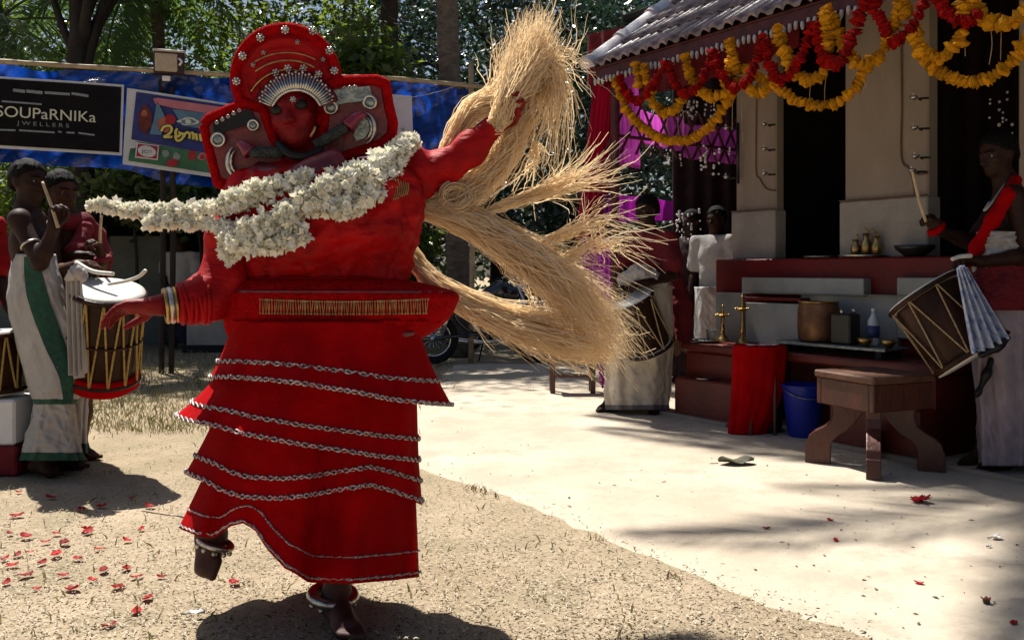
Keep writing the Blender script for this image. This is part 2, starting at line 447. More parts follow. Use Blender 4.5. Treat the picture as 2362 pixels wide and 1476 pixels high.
def tree(x, y, h, c, rad, nleaf, leafm, bark, tr, label, seed, size=.13, nclump=60, lean=(0, 0), forks=(), name='broadleaf_tree', group='trees behind the tarpaulin', cl=.45):
    r = np.random.default_rng(seed)
    t = empty(name, (x, y, 0), label=label, cat='tree', group=group)
    top = A(x + lean[0], y + lean[1], h)
    path = spline([(x, y, -.1), (x + lean[0] * .2 + .05, y + lean[1] * .2, h * .33), (x + lean[0] * .55 - .05, y + lean[1] * .55, h * .66), top], 14)
    path[:, :2] += r.normal(0, .018, (14, 2))
    obj('trunk', tube(path, np.linspace(tr * 1.15, tr * .62, 14), 12), MT[bark], t, smooth=True)
    pts, cc = crown_pts(c, rad, nclump, nleaf, r, cl)
    for k in range(min(9, nclump)):
        e = cc[k]; s0 = path[-1 - (k % 5)]
        mid = (s0 + e) / 2 + A(0, 0, .25) + r.normal(0, .15, 3)
        obj('limb', tube(spline([s0, mid, e], 8), np.linspace(tr * .42, tr * .1, 8), 6), MT[bark], t, smooth=True)
    for a, b, ra in forks:
        obj('limb', tube(spline([a, (np.asarray(a) + np.asarray(b)) / 2 + r.normal(0, .08, 3), b], 8), np.linspace(ra, ra * .5, 8), 8), MT[bark], t, smooth=True)
    V, Q = leaf_quads(pts, size, r)
    obj('crown', (V, Q), MT[leafm], t)
    return t
# trees whose trunks can be told apart
tree(P(188, 600, 12.2)[0], 12.2, 5.2, (-5.6, 13.2, 7.4), (3.4, 2.6, 2.2), 17000, 'leaf_a', 'bark_dark', .17, 'dark forked tree trunk rising behind the black banner', 11, .14,
     forks=[(P(190, 160, 12.2), P(100, -80, 12.4), .07), (P(195, 180, 12.2), P(260, -60, 12.4), .07), (P(190, 100, 12.2), P(210, -60, 12.0), .09)])
tree(P(905, 600, 13.2)[0], 13.2, 7.0, (-2.2, 13.8, 7.6), (3.0, 2.4, 2.2), 16000, 'leaf_b', 'bark_dark', .165, 'straight black tree trunk rising right of the red disc headdress', 12, .13)
# further trees, one mass of green seen in places
spec = [(-10.2, 15.5, 6.5, 'leaf_c', 'yellow green tree at the far left edge behind the banners'),
        (-8.0, 17.5, 7.5, 'leaf_a', 'tall green tree behind the palm fronds at upper left'),
        (-4.2, 16.2, 6.5, 'leaf_c', 'yellow green tree directly behind the loudspeaker box'),
        (-2.9, 18.5, 7.5, 'leaf_b', 'dark tree behind the red disc headdress'),
        (-.3, 16.5, 6.8, 'leaf_b', 'dark green tree between the two bare trunks'),
        (1.7, 17.6, 7.2, 'leaf_b', 'dark tree behind the raised straw'),
        (3.4, 15.2, 6.6, 'leaf_b', 'dark tree rising behind the left end of the shrine roof'),
        (6.6, 17.5, 8.0, 'leaf_a', 'tall tree standing behind the shrine roof')]
for k, (x, y, h, lm, lab) in enumerate(spec):
    tree(x, y, h * .75, (x, y - .2, h * .62), (2.5, 1.9, 2.9), 11000, lm, 'bark_dark', .15, lab, 30 + k, .135, nclump=90, cl=.5)
# one far-off wood closing the view, nothing in it can be told apart
r_ = np.random.default_rng(91)
pp = []
for k in range(520):
    x = r_.uniform(-22, 22); c = A(x, r_.uniform(22, 30), r_.uniform(.3, 9.5 if x > -3 else 5.6))
    pp.append(c + r_.normal(size=(110, 3)) * A(1.0, .8, .8))
V, Q = leaf_quads(np.vstack(pp), .24, r_, aspect=.6)
obj('far_wood', (V, Q), MT['leaf_b'], label='far mass of dark green trees closing the view', cat='wood', kind='stuff')

# sapling with bright leaves between the trunk and the headdress
def shrub(px, py, Y, rx, rz, n, lm, lab, seed, size=.12, zb=0.0):
    r = np.random.default_rng(seed); c = P(px, py, Y)
    t = empty('shrub', (c[0], Y, 0), label=lab, cat='shrub', group='shrubs under the tarpaulin')
    obj('stem', tube(spline([(c[0], Y, -.05), (c[0] + .1, Y, c[2] * .5), c], 8), np.linspace(.035, .012, 8), 6), MT['bark_dark'], t, smooth=True)
    pts, cc = crown_pts(c, (rx, rx * .7, rz), 26, n, r, .16, .2)
    obj('crown', leaf_quads(pts, size, r, aspect=.5), MT[lm], t)
shrub(858, 130, 11.8, .42, .50, 900, 'leaf_c', 'bright yellow green sapling between headdress and straight black trunk', 51, .15)
shrub(300, 440, 12.4, .75, .38, 1900, 'leaf_c', 'sunlit leafy shrub under the tarpaulin above the garland', 52, .13)
shrub(450, 470, 12.2, .55, .45, 1500, 'leaf_a', 'leafy green shrub showing beside the red side panel', 53, .13)
shrub(960, 590, 12.8, .65, .55, 1600, 'leaf_c', 'pale green shrub between the bodice and the straw', 54, .12)
shrub(75, 500, 12.6, .7, .5, 1500, 'leaf_c', 'light green shrub behind the two drummers at left', 55, .13)
shrub(1320, 560, 13.0, .9, .9, 2200, 'leaf_b', 'dark shrub behind the straw left of the purple drape', 56, .13)
shrub(1130, 480, 13.4, 1.1, .8, 2400, 'leaf_b', 'dark shrub behind the motorcycle', 57, .13)

# ------------------------------------------------------------------ coconut palms
def frond_mesh(L, nl, r, w=.045, ll=.75):
    """one feather leaf along +x arching down; a rachis with paired leaflets"""
    t = np.linspace(0, 1, 14)
    ax = np.stack([L * t * (1 - .12 * t), 0 * t, L * (.30 * t - .62 * t**2)], 1)
    V, Fc = tube(ax, np.linspace(.03, .006, 14), 5)
    parts = [(V, Fc)]
    k = np.linspace(.14, .99, nl)
    base = np.stack([np.interp(k, t, ax[:, i]) for i in range(3)], 1)
    vs_, fs_ = [], []
    for s in (-1, 1):
        l = ll * np.sin(np.pi * np.clip(k * .86 + .12, 0, 1)) ** .6 * r.uniform(.85, 1.1, nl)
        d = np.stack([np.full(nl, .55) + .5 * k, s * np.full(nl, .8), -.25 - .5 * r.uniform(size=nl)], 1)
        d /= np.linalg.norm(d, axis=1, keepdims=True)
        mid = base + d * l[:, None] * .5; tip = base + d * l[:, None] + A(0, 0, -.12) * l[:, None]
        n = np.cross(d, A(0, 0, 1.0)); n /= np.linalg.norm(n, axis=1, keepdims=True)
        v = np.stack([base, mid + n * w * .5, tip, mid - n * w * .5], 1).reshape(-1, 3)
        vs_.append(v); fs_.append(np.arange(4 * nl).reshape(-1, 4) + (len(vs_) - 1) * 4 * nl)
    parts.append((np.vstack(vs_), np.vstack(fs_)))
    return join(parts)
fr_me = [mesh('frond', *frond_mesh(3.6, 62, np.random.default_rng(200 + k)), False) for k in range(3)]
for m_ in fr_me: m_.materials.append(MT['frond'])
def palm(base, top, tr, label, seed, nf=20, bark='bark_grey', s=1.0, bend=(0, 0), name='coconut_palm'):
    r = np.random.default_rng(seed)
    base = np.asarray(base, float); top = np.asarray(top, float)
    t = empty(name, base, label=label, cat='palm tree', group='coconut palms')
    mid = (base + top) / 2 + A(bend[0], bend[1], 0)
    n = 46
    path = spline([base - A(0, 0, .1), mid, top], n)
    rad = np.linspace(tr * 1.05, tr * .75, n) * (1 + .05 * np.sin(np.arange(n) * 2.4))
    obj('trunk', tube(path, rad, 14), MT[bark], t, smooth=True)
    obj('crown_shaft', sphere(top, (.22 * s, .22 * s, .35 * s)), MT['frond'], t, smooth=True)
    for k in range(nf):
        a = k * 2.39996 + r.uniform(-.2, .2)
        el = R(62) - R(105) * (k / nf) + r.uniform(-.12, .12)
        M = Matrix.Translation(top.tolist()) @ Matrix.Rotation(a, 4, 'Z') @ Matrix.Rotation(-el, 4, 'Y') @ Matrix.Rotation(r.uniform(-.3, .3), 4, 'X') @ Matrix.Scale(s * r.uniform(.85, 1.1), 4)
        link('frond', fr_me[k % 3], None, t, M)
p3 = Gd(1062, 600 + 1, 0) if False else P(1066, 600, 11.4); p3[2] = 0
palm(p3, (-.6, 9.1, 11.0), .145, 'thick grey palm trunk rising behind the raised arm', 61, nf=20, bend=(-.2, .6), s=.78)
palm((-8.6, 14.2, 0), (-7.9, 13.6, 4.9), .15, 'low palm with drooping feather leaves at the upper left corner', 62, nf=15, s=.8)
palm((-5.9, 15.4, 0), (-6.0, 14.9, 6.2), .13, 'palm whose leaf tips hang right of the forked trunk', 63, nf=16, s=.95)

# ------------------------------------------------------------------ tarpaulin on its poles
T0 = A(-5.2, 9.0, 0); TD = nrm(A(.95, .31, 0)); TN = A(TD[1], -TD[0], 0)      # TN faces the camera
def TB(px, py, off=0.0):
    """point of the tarpaulin plane seen at a pixel, off metres in front of it"""
    u = (px - HX) / F; v = -(py - HY) / F
    d = A(u, 1, v); o = A(0, 0, CH); q = T0 + TN * off
    k = np.dot(q - o, TN) / np.dot(d, TN)
    return o + d * k
def tarp_mat():
    m = mat('tarpaulin_blue', (.008, .045, .28), (.003, .010, .075), rough=.20, scale=2.6, spec=.6, bump=1.0, bscale=7, trans=.30, tcol=(.006, .09, .60), stretch=(1, 1, 2.2), contrast=(.42, .60), detail=8)
    return m
MT['tarp'] = tarp_mat()
tops = [(-260, 138), (0, 146), (185, 158), (380, 168), (540, 178), (720, 180), (895, 184), (1000, 194), (1125, 206)]
bots = [(-260, 366), (0, 372), (180, 386), (290, 388), (385, 418), (480, 432), (560, 420), (700, 400), (895, 372), (1000, 362), (1125, 352)]
nu, nv = 300, 40
xs = np.linspace(-260, 1125, nu)
yt = np.interp(xs, [a for a, b in tops], [b for a, b in tops]); yb = np.interp(xs, [a for a, b in bots], [b for a, b in bots])
tv = np.zeros((nu, nv, 3)); rr = np.random.default_rng(5)
ph = rr.uniform(0, 6.28, 12); kx = rr.uniform(2, 14, 12); kz = rr.uniform(-9, 9, 12)
for i in range(nu):
    for j in range(nv):
        p = TB(xs[i], yt[i] + (yb[i] - yt[i]) * j / (nv - 1))
        s = np.dot(p - T0, TD)
        wv = np.sum(np.sin(kx * s + kz * p[2] + ph) / (kx + 3)) * .12 + .016 * abs(math.sin(5.1 * s + 9 * p[2] + 2 * math.sin(s * 2.3))) + .012 * abs(math.sin(11 * s - 14 * p[2] + 1.5 * math.sin(s * 3.7)))
        tv[i, j] = p + TN * (-.13 + 2.2 * wv * (.3 + .7 * abs(j / nv - .5) * 2))
tp = empty('tarpaulin', TB(400, 430) * A(1, 1, 0), label='long blue plastic tarpaulin screen stretched along a bamboo rail', cat='tarpaulin')
obj('sheet', (tv.reshape(-1, 3), grid_faces(nu, nv)), MT['tarp'], tp, smooth=True)
rail = np.array([TB(x, np.interp(x, [a for a, b in tops], [b for a, b in tops]) - 4, .03) for x in np.linspace(-260, 1125, 40)])
obj('rail', tube(rail, .026 + .003 * np.sin(np.arange(40) * 1.9), 8), MT['bamboo'], tp, smooth=True)
for px in (-240, 372, 395, 640, 1086):
    q = TB(px, 165, -.06); q2 = q.copy(); q2[2] = -.05; q[2] += .12
    obj('pole', tube(spline([q2, (q + q2) / 2 + A(.02, 0, 0), q], 10), .032, 8), MT['bamboo' if px == 1086 else 'bark_dark'], tp, smooth=True)
q = [TB(1040, 215, .05), TB(1078, 180, .05), TB(1090, 260, .05)]
obj('tie', tube(spline([TB(905, 232, .05), TB(1000, 215, .05), TB(1075, 190, .05)], 10), .004, 5), MT['drip'], tp)

# ------------------------------------------------------------------ banners
def quad_panel(c4, th=.006, nseg=12, warp=.012, seed=0):
    """sheet through four pixel corners tl,tr,br,bl given as world points, with slight waves and thickness"""
    tl, tr_, br, bl = c4
    u = np.linspace(0, 1, nseg); w_ = np.linspace(0, 1, nseg)
    U, Wv = np.meshgrid(u, w_, indexing='ij')
    p = (tl * ((1 - U) * (1 - Wv))[..., None] + tr_ * (U * (1 - Wv))[..., None] + br * (U * Wv)[..., None] + bl * ((1 - U) * Wv)[..., None])
    d = warp * (np.sin(U * 9 + seed) * np.sin(Wv * 5 + seed * 2))
    fr = p + TN * d[..., None]
    bk = fr - TN * th
    n = nseg * nseg
    V = np.vstack([fr.reshape(-1, 3), bk.reshape(-1, 3)])
    f = grid_faces(nseg, nseg)
    Q = f.tolist() + (f[:, ::-1] + n).tolist()
    b = [i * nseg for i in range(nseg)] + [(nseg - 1) * nseg + j for j in range(1, nseg)] + [i * nseg + nseg - 1 for i in range(nseg - 2, -1, -1)] + [j for j in range(nseg - 2, 0, -1)]
    Q += [[b[k], b[(k + 1) % len(b)], b[(k + 1) % len(b)] + n, b[k] + n] for k in range(len(b))]
    return V, Q
def bpx(pts, off): return [TB(x, y, off) for x, y in pts]
def flat(pts, off, th=.002):
    p = np.array(bpx(pts, off)); n = len(p)
    V = np.vstack([p, p - TN * th])
    return V, [list(range(n))[::-1], [n + k for k in range(n)]] + [[k, (k + 1) % n, n + (k + 1) % n, n + k] for k in range(n)]
def lettering(txt, px, py, wpx, hpx, tilt, off, mt, parent, name='lettering', extr=.001):
    cu = bpy.data.curves.new(name, 'FONT'); cu.body = txt; cu.align_x = 'LEFT'; cu.extrude = extr
    o = bpy.data.objects.new(name, cu); col.objects.link(o)
    bpy.context.view_layer.update()
    dx, dy = max(o.dimensions.x, 1e-3), max(o.dimensions.y, 1e-3)
    p0 = TB(px, py + hpx, off); p1 = TB(px + wpx, py + hpx + tilt * wpx, off); p2 = TB(px, py, off)
    ex = (p1 - p0) / dx; ey = (p2 - p0) / dy; ey = ey * 1.0
    o.matrix_basis = basis(p0, ex, ey, nrm(np.cross(ex, ey)))
    o.parent = parent; o.matrix_parent_inverse = Wm(parent).inverted()
    cu.materials.append(mt)
    bpy.context.view_layer.update()
    me = bpy.data.meshes.new_from_object(o.evaluated_get(bpy.context.evaluated_depsgraph_get()))
    if len(me.materials) == 0: me.materials.append(mt)
    o2 = bpy.data.objects.new('tmp', me); col.objects.link(o2)
    o2.parent = parent; o2.matrix_parent_inverse = o.matrix_parent_inverse; o2.matrix_basis = o.matrix_basis
    bpy.data.objects.remove(o); bpy.data.curves.remove(cu); o2.name = name
    return o2
b1 = empty('banner', TB(140, 350) * A(1, 1, 0) + A(0, 0, 2.2), label='black advertising banner lettered SOUPARNIKA with white border', cat='banner', group='banners on the tarpaulin')
obj('backing', quad_panel(bpx([(-200, 163), (286, 196), (281, 359), (-200, 330)], .06), seed=1), MT['banner_white'], b1, smooth=False)
obj('printed_sheet', quad_panel(bpx([(-195, 168), (280, 201), (275, 352), (-195, 323)], .07), seed=1), MT['banner_black'], b1)
O1 = .088
lettering('SOUPaRNIKa', -11, 243, 230, 25, .075, O1, MT['print_cream'], b1)
lettering('J W E L L E R S', 40, 276, 120, 12, .07, O1, MT['print_grey'], b1)
for (xa, ya, xb, yb_, h_) in ((30, 205, 58, 208, 7), (61, 207, 98, 211, 7), (103, 211, 161, 215, 6), (165, 213, 204, 219, 6), (4, 232, 96, 239, 4), (-60, 296, 36, 299, 4), (44, 299, 126, 304, 4), (134, 302, 142, 303, 4), (153, 304, 172, 305, 4), (181, 305, 218, 310, 4)):
    obj('print_line', flat([(xa, ya), (xb, yb_), (xb, yb_ + h_), (xa, ya + h_)], O1), MT['print_grey'], b1)
b2 = empty('banner', TB(400, 390) * A(1, 1, 0) + A(0, 0, 2.0), label='blue and green festival banner with yellow word beside red headdress', cat='banner', group='banners on the tarpaulin')
obj('backing', quad_panel(bpx([(293, 203), (760, 276), (745, 446), (283, 379)], .05), seed=2), MT['banner_white'], b2)
obj('printed_sheet', quad_panel(bpx([(314, 212), (752, 279), (738, 400), (303, 322)], .062), seed=2), MT['banner_blue'], b2)
obj('lower_strip', quad_panel(bpx([(303, 324), (738, 402), (732, 436), (296, 371)], .062), seed=2), MT['banner_green'], b2)
O2 = .085
obj('sky_patch', flat([(398, 252), (480, 262), (480, 300), (420, 290)], O2 - .006), MT['banner_teal'], b2)
obj('title_strip', flat([(353, 228), (362, 226), (480, 243), (620, 262), (620, 280), (480, 262), (400, 250), (358, 240)], O2), MT['banner_pink'], b2)
def blobpoly(cx, cy, rx, ry, n=14, seed=0):
    q = np.random.default_rng(seed); a = np.linspace(0, 2 * np.pi, n, endpoint=False); k = q.uniform(.8, 1.15, n)
    return [(cx + rx * k[i] * math.cos(a[i]), cy + ry * k[i] * math.sin(a[i])) for i in range(n)]
obj('print_shape', flat(blobpoly(334, 275, 16, 34, 14, 1), O2), MT['banner_brown'], b2)
obj('print_shape', flat(blobpoly(333, 262, 8, 8, 12, 2), O2 + .003), MT['banner_orange'], b2)
obj('print_shape', flat([(362, 232), (380, 268), (372, 312), (345, 310), (356, 270)], O2), MT['banner_teal'], b2)
obj('print_shape', flat(blobpoly(380, 288, 18, 20, 14, 3), O2 + .003), MT['banner_orange'], b2)
obj('print_shape', flat(blobpoly(392, 276, 12, 12, 14, 4), O2 + .005), MT['banner_red'], b2)
obj('print_shape', flat(blobpoly(434, 281, 24, 9, 18, 5), O2 + .003), MT['print_cream'], b2)
obj('print_shape', flat(blobpoly(434, 281, 19, 6, 18, 6), O2 + .006), MT['banner_teal'], b2)
obj('print_shape', flat(blobpoly(434, 281, 7, 6, 12, 7), O2 + .009), MT['print_cream'], b2)
def stroke(pts, wpx, off, mt, parent, name='lettering'):
    s = spline([TB(x, y, off) for x, y in pts], 26)
    V, Q = tube(s, wpx / F * 9.6 / 2, 8)
    c = np.dot(V - TB(400, 300, off), TN)
    V = V - TN[None] * (c * .85)[:, None]
    obj(name, (V, Q), mt, parent, smooth=True)
G2_ = [[(372, 303), (378, 293), (392, 291), (396, 300), (388, 311), (378, 316), (398, 316)],
       [(409, 297), (405, 306), (409, 315), (416, 310), (412, 304)], [(404, 312), (408, 324), (418, 322), (424, 312), (418, 307)],
       [(424, 316), (428, 308), (434, 306), (438, 312), (436, 320)], [(440, 306), (446, 309), (446, 322)], [(452, 308), (455, 324)], [(461, 309), (464, 326)]]
for g_ in G2_: stroke(g_, 10, O2 + .004, MT['print_black'], b2, 'letter_outline')
for g_ in G2_: stroke(g_, 6, O2 + .009, MT['print_yellow'], b2)
obj('logo_plate', flat([(315, 329), (367, 336), (364, 370), (311, 364)], O2), MT['banner_white'], b2)
obj('logo_field', flat([(318, 332), (364, 338), (361, 367), (314, 361)], O2 + .003), MT['banner_red'], b2)
obj('logo_oval', flat([(339 + 21 * math.cos(a), 349.5 + 13 * math.sin(a) + 3 * math.cos(a)) for a in np.linspace(0, 6.283, 20, endpoint=False)], O2 + .006), MT['banner_white'], b2)
lettering('JOT', 327, 343, 26, 10, .12, O2 + .009, MT['print_black'], b2)
for k_, (cx, cy) in enumerate(((382, 355), (407, 361))):
    obj('print_shape', flat(blobpoly(cx, cy, 9, 9, 12, 20 + k_), O2), MT['print_grey'], b2)
obj('print_shape', flat(blobpoly(398, 376, 14, 9, 12, 24), O2 + .003), MT['banner_red'], b2)
obj('print_shape', flat([(437, 347), (452, 349), (450, 369), (434, 367)], O2), MT['banner_red'], b2)
obj('print_shape', flat(blobpoly(466, 362, 10, 9, 14, 25), O2), MT['banner_pink'], b2)
obj('print_shape', flat(blobpoly(467, 362, 6, 6, 12, 26), O2 + .003), MT['banner_red'], b2)
b3 = empty('banner', TB(925, 340) * A(1, 1, 0) + A(0, 0, 2.0), label='pale pinkish sheet hanging right of the red side panel', cat='banner', group='banners on the tarpaulin')
obj('backing', quad_panel(bpx([(840, 212), (950, 222), (954, 352), (842, 345)], .05), seed=3), mat('pale_sheet', (.50, .45, .50), (.42, .38, .44), rough=.6), b3)
obj('print_shape', flat([(926, 296), (932, 296), (934, 304), (925, 304)], .075), MT['print_grey'], b3)

# loudspeaker box standing on the rail
sp = empty('loudspeaker', TB(390, 165, .1), label='tan fronted loudspeaker box fixed above the tarpaulin rail', cat='loudspeaker')
def tbox(px0, py0, px1, py1, off, th):
    a = TB(px0, py0, off); b = TB(px1, py0, off); d = TB(px0, py1, off)
    c = (b + d) / 2 - TN * th / 2
    ex, ez = b - a, d - a
    M = np.eye(3); M[:, 0] = TD; M[:, 1] = TN; M[:, 2] = (0, 0, 1)
    return box(c, (np.linalg.norm(ex[:2]), th, abs(ez[2])), M, .008)
obj('cabinet', tbox(354, 118, 424, 170, .12, .26), MT['speaker_box'], sp)
obj('grille', tbox(357, 123, 409, 165, .135, .02), MT['speaker_tan'], sp)
obj('side_handle', tube(spline([TB(413, 136, .13), TB(419, 143, .16), TB(414, 151, .13)], 8), .012, 6), MT['white_paint'], sp, smooth=True)
obj('lid', tbox(351, 114, 427, 119, .15, .32), MT['drip'], sp)
obj('tag', tbox(374, 175, 393, 187, .12, .02), MT['paper'], sp)
obj('bracket', tbox(380, 168, 388, 176, .11, .02), MT['black'], sp)

# ------------------------------------------------------------------ shed and the shaded things under the tarpaulin
sh_ = empty('shed', P(330, 800, 13.3) * A(1, 1, 0), label='low grey green walled shed under the tarpaulin behind the drummers', cat='shed')
YS = 13.3
def sbox(px0, py0, px1, py1, Y, th, name, mt, par, bev=0):
    a = P(px0, py0, Y); b = P(px1, py1, Y); c = (a + b) / 2; c[1] = Y + th / 2
    return obj(name, box(c, (abs(b[0] - a[0]), th, abs(b[2] - a[2])), None, bev), MT[mt], par)
zg = HY + CH / YS * F
sbox(-330, 520, 236, zg + 8, YS, .15, 'wall', 'shed_wall', sh_)
sbox(242, 545, 374, zg + 8, YS - .06, .12, 'door_leaf', 'shed_wall', sh_)
sbox(232, 535, 247, zg + 8, YS - .10, .10, 'post', 'bark_dark', sh_)
sbox(374, 535, 384, zg + 8, YS - .10, .10, 'post', 'bark_dark', sh_)
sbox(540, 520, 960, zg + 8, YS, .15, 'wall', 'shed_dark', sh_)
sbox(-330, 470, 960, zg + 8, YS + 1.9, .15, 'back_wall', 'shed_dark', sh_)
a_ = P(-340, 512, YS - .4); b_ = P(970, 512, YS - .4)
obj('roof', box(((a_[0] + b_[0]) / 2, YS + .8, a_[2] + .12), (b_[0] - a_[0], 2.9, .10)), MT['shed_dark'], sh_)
bn = empty('bench', P(480, 800, 12.0) * A(1, 1, 0), label='pale plastered block seat in the shade beside the shed', cat='bench')
c_ = P(482, 745, 12.0)
obj('block', box((c_[0], 12.2, .30), (.62, .42, .60), None, .03), MT['plaster_white'], bn)
obj('base', box((c_[0], 12.2, .05), (.70, .5, .10), None, .01), MT['shed_dark'], bn)

# ------------------------------------------------------------------ continuous bodies: smooth-blended distance field turned into one mesh
class Field:
    def __init__(s, lo, hi, h):
        s.h = h; s.lo = np.asarray(lo, float)
        s.n = np.ceil((np.asarray(hi, float) - s.lo) / h).astype(int) + 1
        s.D = np.full(s.n, 1.0, np.float32)
    def sub(s, lo, hi):
        a = np.clip(np.floor((lo - s.lo) / s.h).astype(int), 0, s.n); b = np.clip(np.ceil((hi - s.lo) / s.h).astype(int) + 1, 0, s.n)
        if (b <= a).any(): return None, None
        ax = [(s.lo[i] + s.h * np.arange(a[i], b[i])).astype(np.float32) for i in range(3)]
        return tuple(slice(a[i], b[i]) for i in range(3)), np.meshgrid(*ax, indexing='ij')
    def put(s, sl, d, k, mode='add'):
        D = s.D[sl]
        if mode == 'cut': d = -d; a, b = -D, -d
        else: a, b = D, d
        if k > 0:
            h = np.maximum(k - np.abs(a - b), 0) / k
            r = np.minimum(a, b) - h * h * k * .25
        else: r = np.minimum(a, b)
        s.D[sl] = -r if mode == 'cut' else r
    def cap(s, a, b, ra, rb=None, k=.02, mode='add'):
        rb = ra if rb is None else rb
        a = np.asarray(a, float); b = np.asarray(b, float); m = max(ra, rb) + k + 3 * s.h
        sl, G = s.sub(np.minimum(a, b) - m, np.maximum(a, b) + m)
        if sl is None: return
        ab = b - a; l2 = max(float(ab @ ab), 1e-9)
        q = [G[i] - a[i] for i in range(3)]
        t = np.clip((q[0] * ab[0] + q[1] * ab[1] + q[2] * ab[2]) / l2, 0, 1)
        d = np.sqrt(sum((q[i] - t * ab[i])**2 for i in range(3))) - (ra + (rb - ra) * t)
        s.put(sl, d.astype(np.float32), k, mode)
    def chain(s, pts, rad, k=.02):
        for i in range(len(pts) - 1): s.cap(pts[i], pts[i + 1], rad[i], rad[i + 1], k)
    def ell(s, c, r, M=None, k=.02, mode='add'):
        c = np.asarray(c, float); r = np.asarray(r, float); m = r.max() + k + 3 * s.h
        sl, G = s.sub(c - m, c + m)
        if sl is None: return
        q = [G[i] - c[i] for i in range(3)]
        if M is not None: q = [q[0] * M[j][0] + q[1] * M[j][1] + q[2] * M[j][2] for j in range(3)]
        k0 = np.sqrt(sum((q[i] / r[i])**2 for i in range(3))); k1 = np.sqrt(sum((q[i] / r[i]**2)**2 for i in range(3)))
        d = k0 * (k0 - 1) / np.maximum(k1, 1e-6)
        s.put(sl, d.astype(np.float32), k, mode)
    def clip(s, p, n):
        """keep the side the normal n points away from"""
        ax = [s.lo[i] + s.h * np.arange(s.n[i]) for i in range(3)]
        G = np.meshgrid(*ax, indexing='ij')
        d = sum((G[i] - p[i]) * n[i] for i in range(3))
        s.D = np.maximum(s.D, d.astype(np.float32))
    def wrinkle(s, amp, freq, seed=0):
        r = np.random.default_rng(seed); ax = [s.lo[i] + s.h * np.arange(s.n[i]) for i in range(3)]
        G = np.meshgrid(*ax, indexing='ij'); w = 0
        for k in range(5):
            v = r.normal(size=3) * freq; w = w + np.sin(G[0] * v[0] + G[1] * v[1] + G[2] * v[2] + r.uniform(0, 6) + 1.5 * np.sin(G[k % 3] * freq * .4))
        s.D += (amp * w / 3).astype(np.float32)
    def mesh(s):
        D = s.D; I = D < 0
        S = sum(I[a:I.shape[0] - 1 + a, b:I.shape[1] - 1 + b, c:I.shape[2] - 1 + c].astype(np.int8) for a in (0, 1) for b in (0, 1) for c in (0, 1))
        act = np.argwhere((S > 0) & (S < 8))
        idx = np.full(S.shape, -1, np.int32); idx[tuple(act.T)] = np.arange(len(act))
        cor = np.array([(a, b, c) for a in (0, 1) for b in (0, 1) for c in (0, 1)])
        val = np.stack([D[tuple((act + o).T)] for o in cor], 1)
        acc = np.zeros((len(act), 3)); cnt = np.zeros(len(act))
        for i in range(8):
            for ax in range(3):
                if cor[i][ax] == 0:
                    o = cor[i].copy(); o[ax] = 1; j = int(o[0] * 4 + o[1] * 2 + o[2])
                    a, b = val[:, i], val[:, j]; m = (a < 0) != (b < 0)
                    t = np.where(m, a / np.where(m, a - b, 1), 0)
                    p = np.repeat(cor[i][None].astype(float), len(act), 0); p[:, ax] += t
                    acc[m] += p[m]; cnt[m] += 1
        V = (act + acc / cnt[:, None]) * s.h + s.lo
        Q = []
        for ax in range(3):
            o = [(1, 2), (2, 0), (0, 1)][ax]
            sl0 = [slice(None)] * 3; sl1 = [slice(None)] * 3
            sl0[ax] = slice(0, -1); sl1[ax] = slice(1, None)
            a, b = I[tuple(sl0)], I[tuple(sl1)]
            e = np.argwhere(a != b)
            ok = (e[:, o[0]] > 0) & (e[:, o[1]] > 0) & (e[:, o[0]] < S.shape[o[0]]) & (e[:, o[1]] < S.shape[o[1]])
            e = e[ok]; d1 = np.zeros(3, int); d1[o[0]] = 1; d2 = np.zeros(3, int); d2[o[1]] = 1
            q = np.stack([idx[tuple((e - d1 - d2).T)], idx[tuple((e - d2).T)], idx[tuple(e.T)], idx[tuple((e - d1).T)]], 1)
            fl = ~I[tuple(e.T)]
            q[fl] = q[fl][:, ::-1]
            Q.append(q)
        Q = np.vstack(Q); Q = Q[(Q >= 0).all(1)]
        return V, Q

def hand(Fd, wr, d, pn, curl, side=1, s=1.0, spread=.12, thumb=.7):
    """palm and five fingers: wr wrist, d pointing along the hand, pn out of the palm, curl 0..1; side +1 puts the thumb at +cross(d,pn)"""
    d = nrm(d); pn = nrm(np.asarray(pn) - d * np.dot(pn, d)); t = np.cross(d, pn) * side
    Fd.cap(wr, wr + d * .03 * s, .027 * s, .027 * s, .02)
    pc = wr + d * .055 * s
    for q in (-.024, -.008, .008, .024):
        Fd.cap(wr + d * .02 * s + t * q * .7 * s, wr + d * .09 * s + t * q * s, .017 * s, .0145 * s, .012)
    Ls = [.072, .080, .075, .058]
    for i, q in enumerate((.030, .010, -.010, -.029)):
        b0 = wr + d * (.094 - .004 * abs(i - 1)) * s + t * q * s
        dd = nrm(d + t * (q / .03) * spread); p = b0
        ang = 0
        for sg, (fl, rr0) in enumerate(((.44, .0100), (.32, .0092), (.26, .0080))):
            ang += curl * (.75, 1.05, .8)[sg]
            v = dd * math.cos(ang) + pn * math.sin(ang)
            p2 = p + v * Ls[i] * fl * 1.15 * s
            Fd.cap(p, p2, rr0 * s, rr0 * .92 * s, .003)
            p = p2
    b0 = wr + d * .028 * s + t * .026 * s
    v = nrm(d * .62 + t * .62 * thumb + pn * .42); p1 = b0 + v * .042 * s
    v2 = nrm(d * .85 + t * .2 * (1 - curl) + pn * .5 * (curl + .3)); p2 = p1 + v2 * .032 * s; p3 = p2 + nrm(v2 + pn * .4 * curl - t * .4 * curl) * .026 * s
    Fd.chain([b0, p1, p2, p3], [.015 * s, .012 * s, .0105 * s, .009 * s], .006)

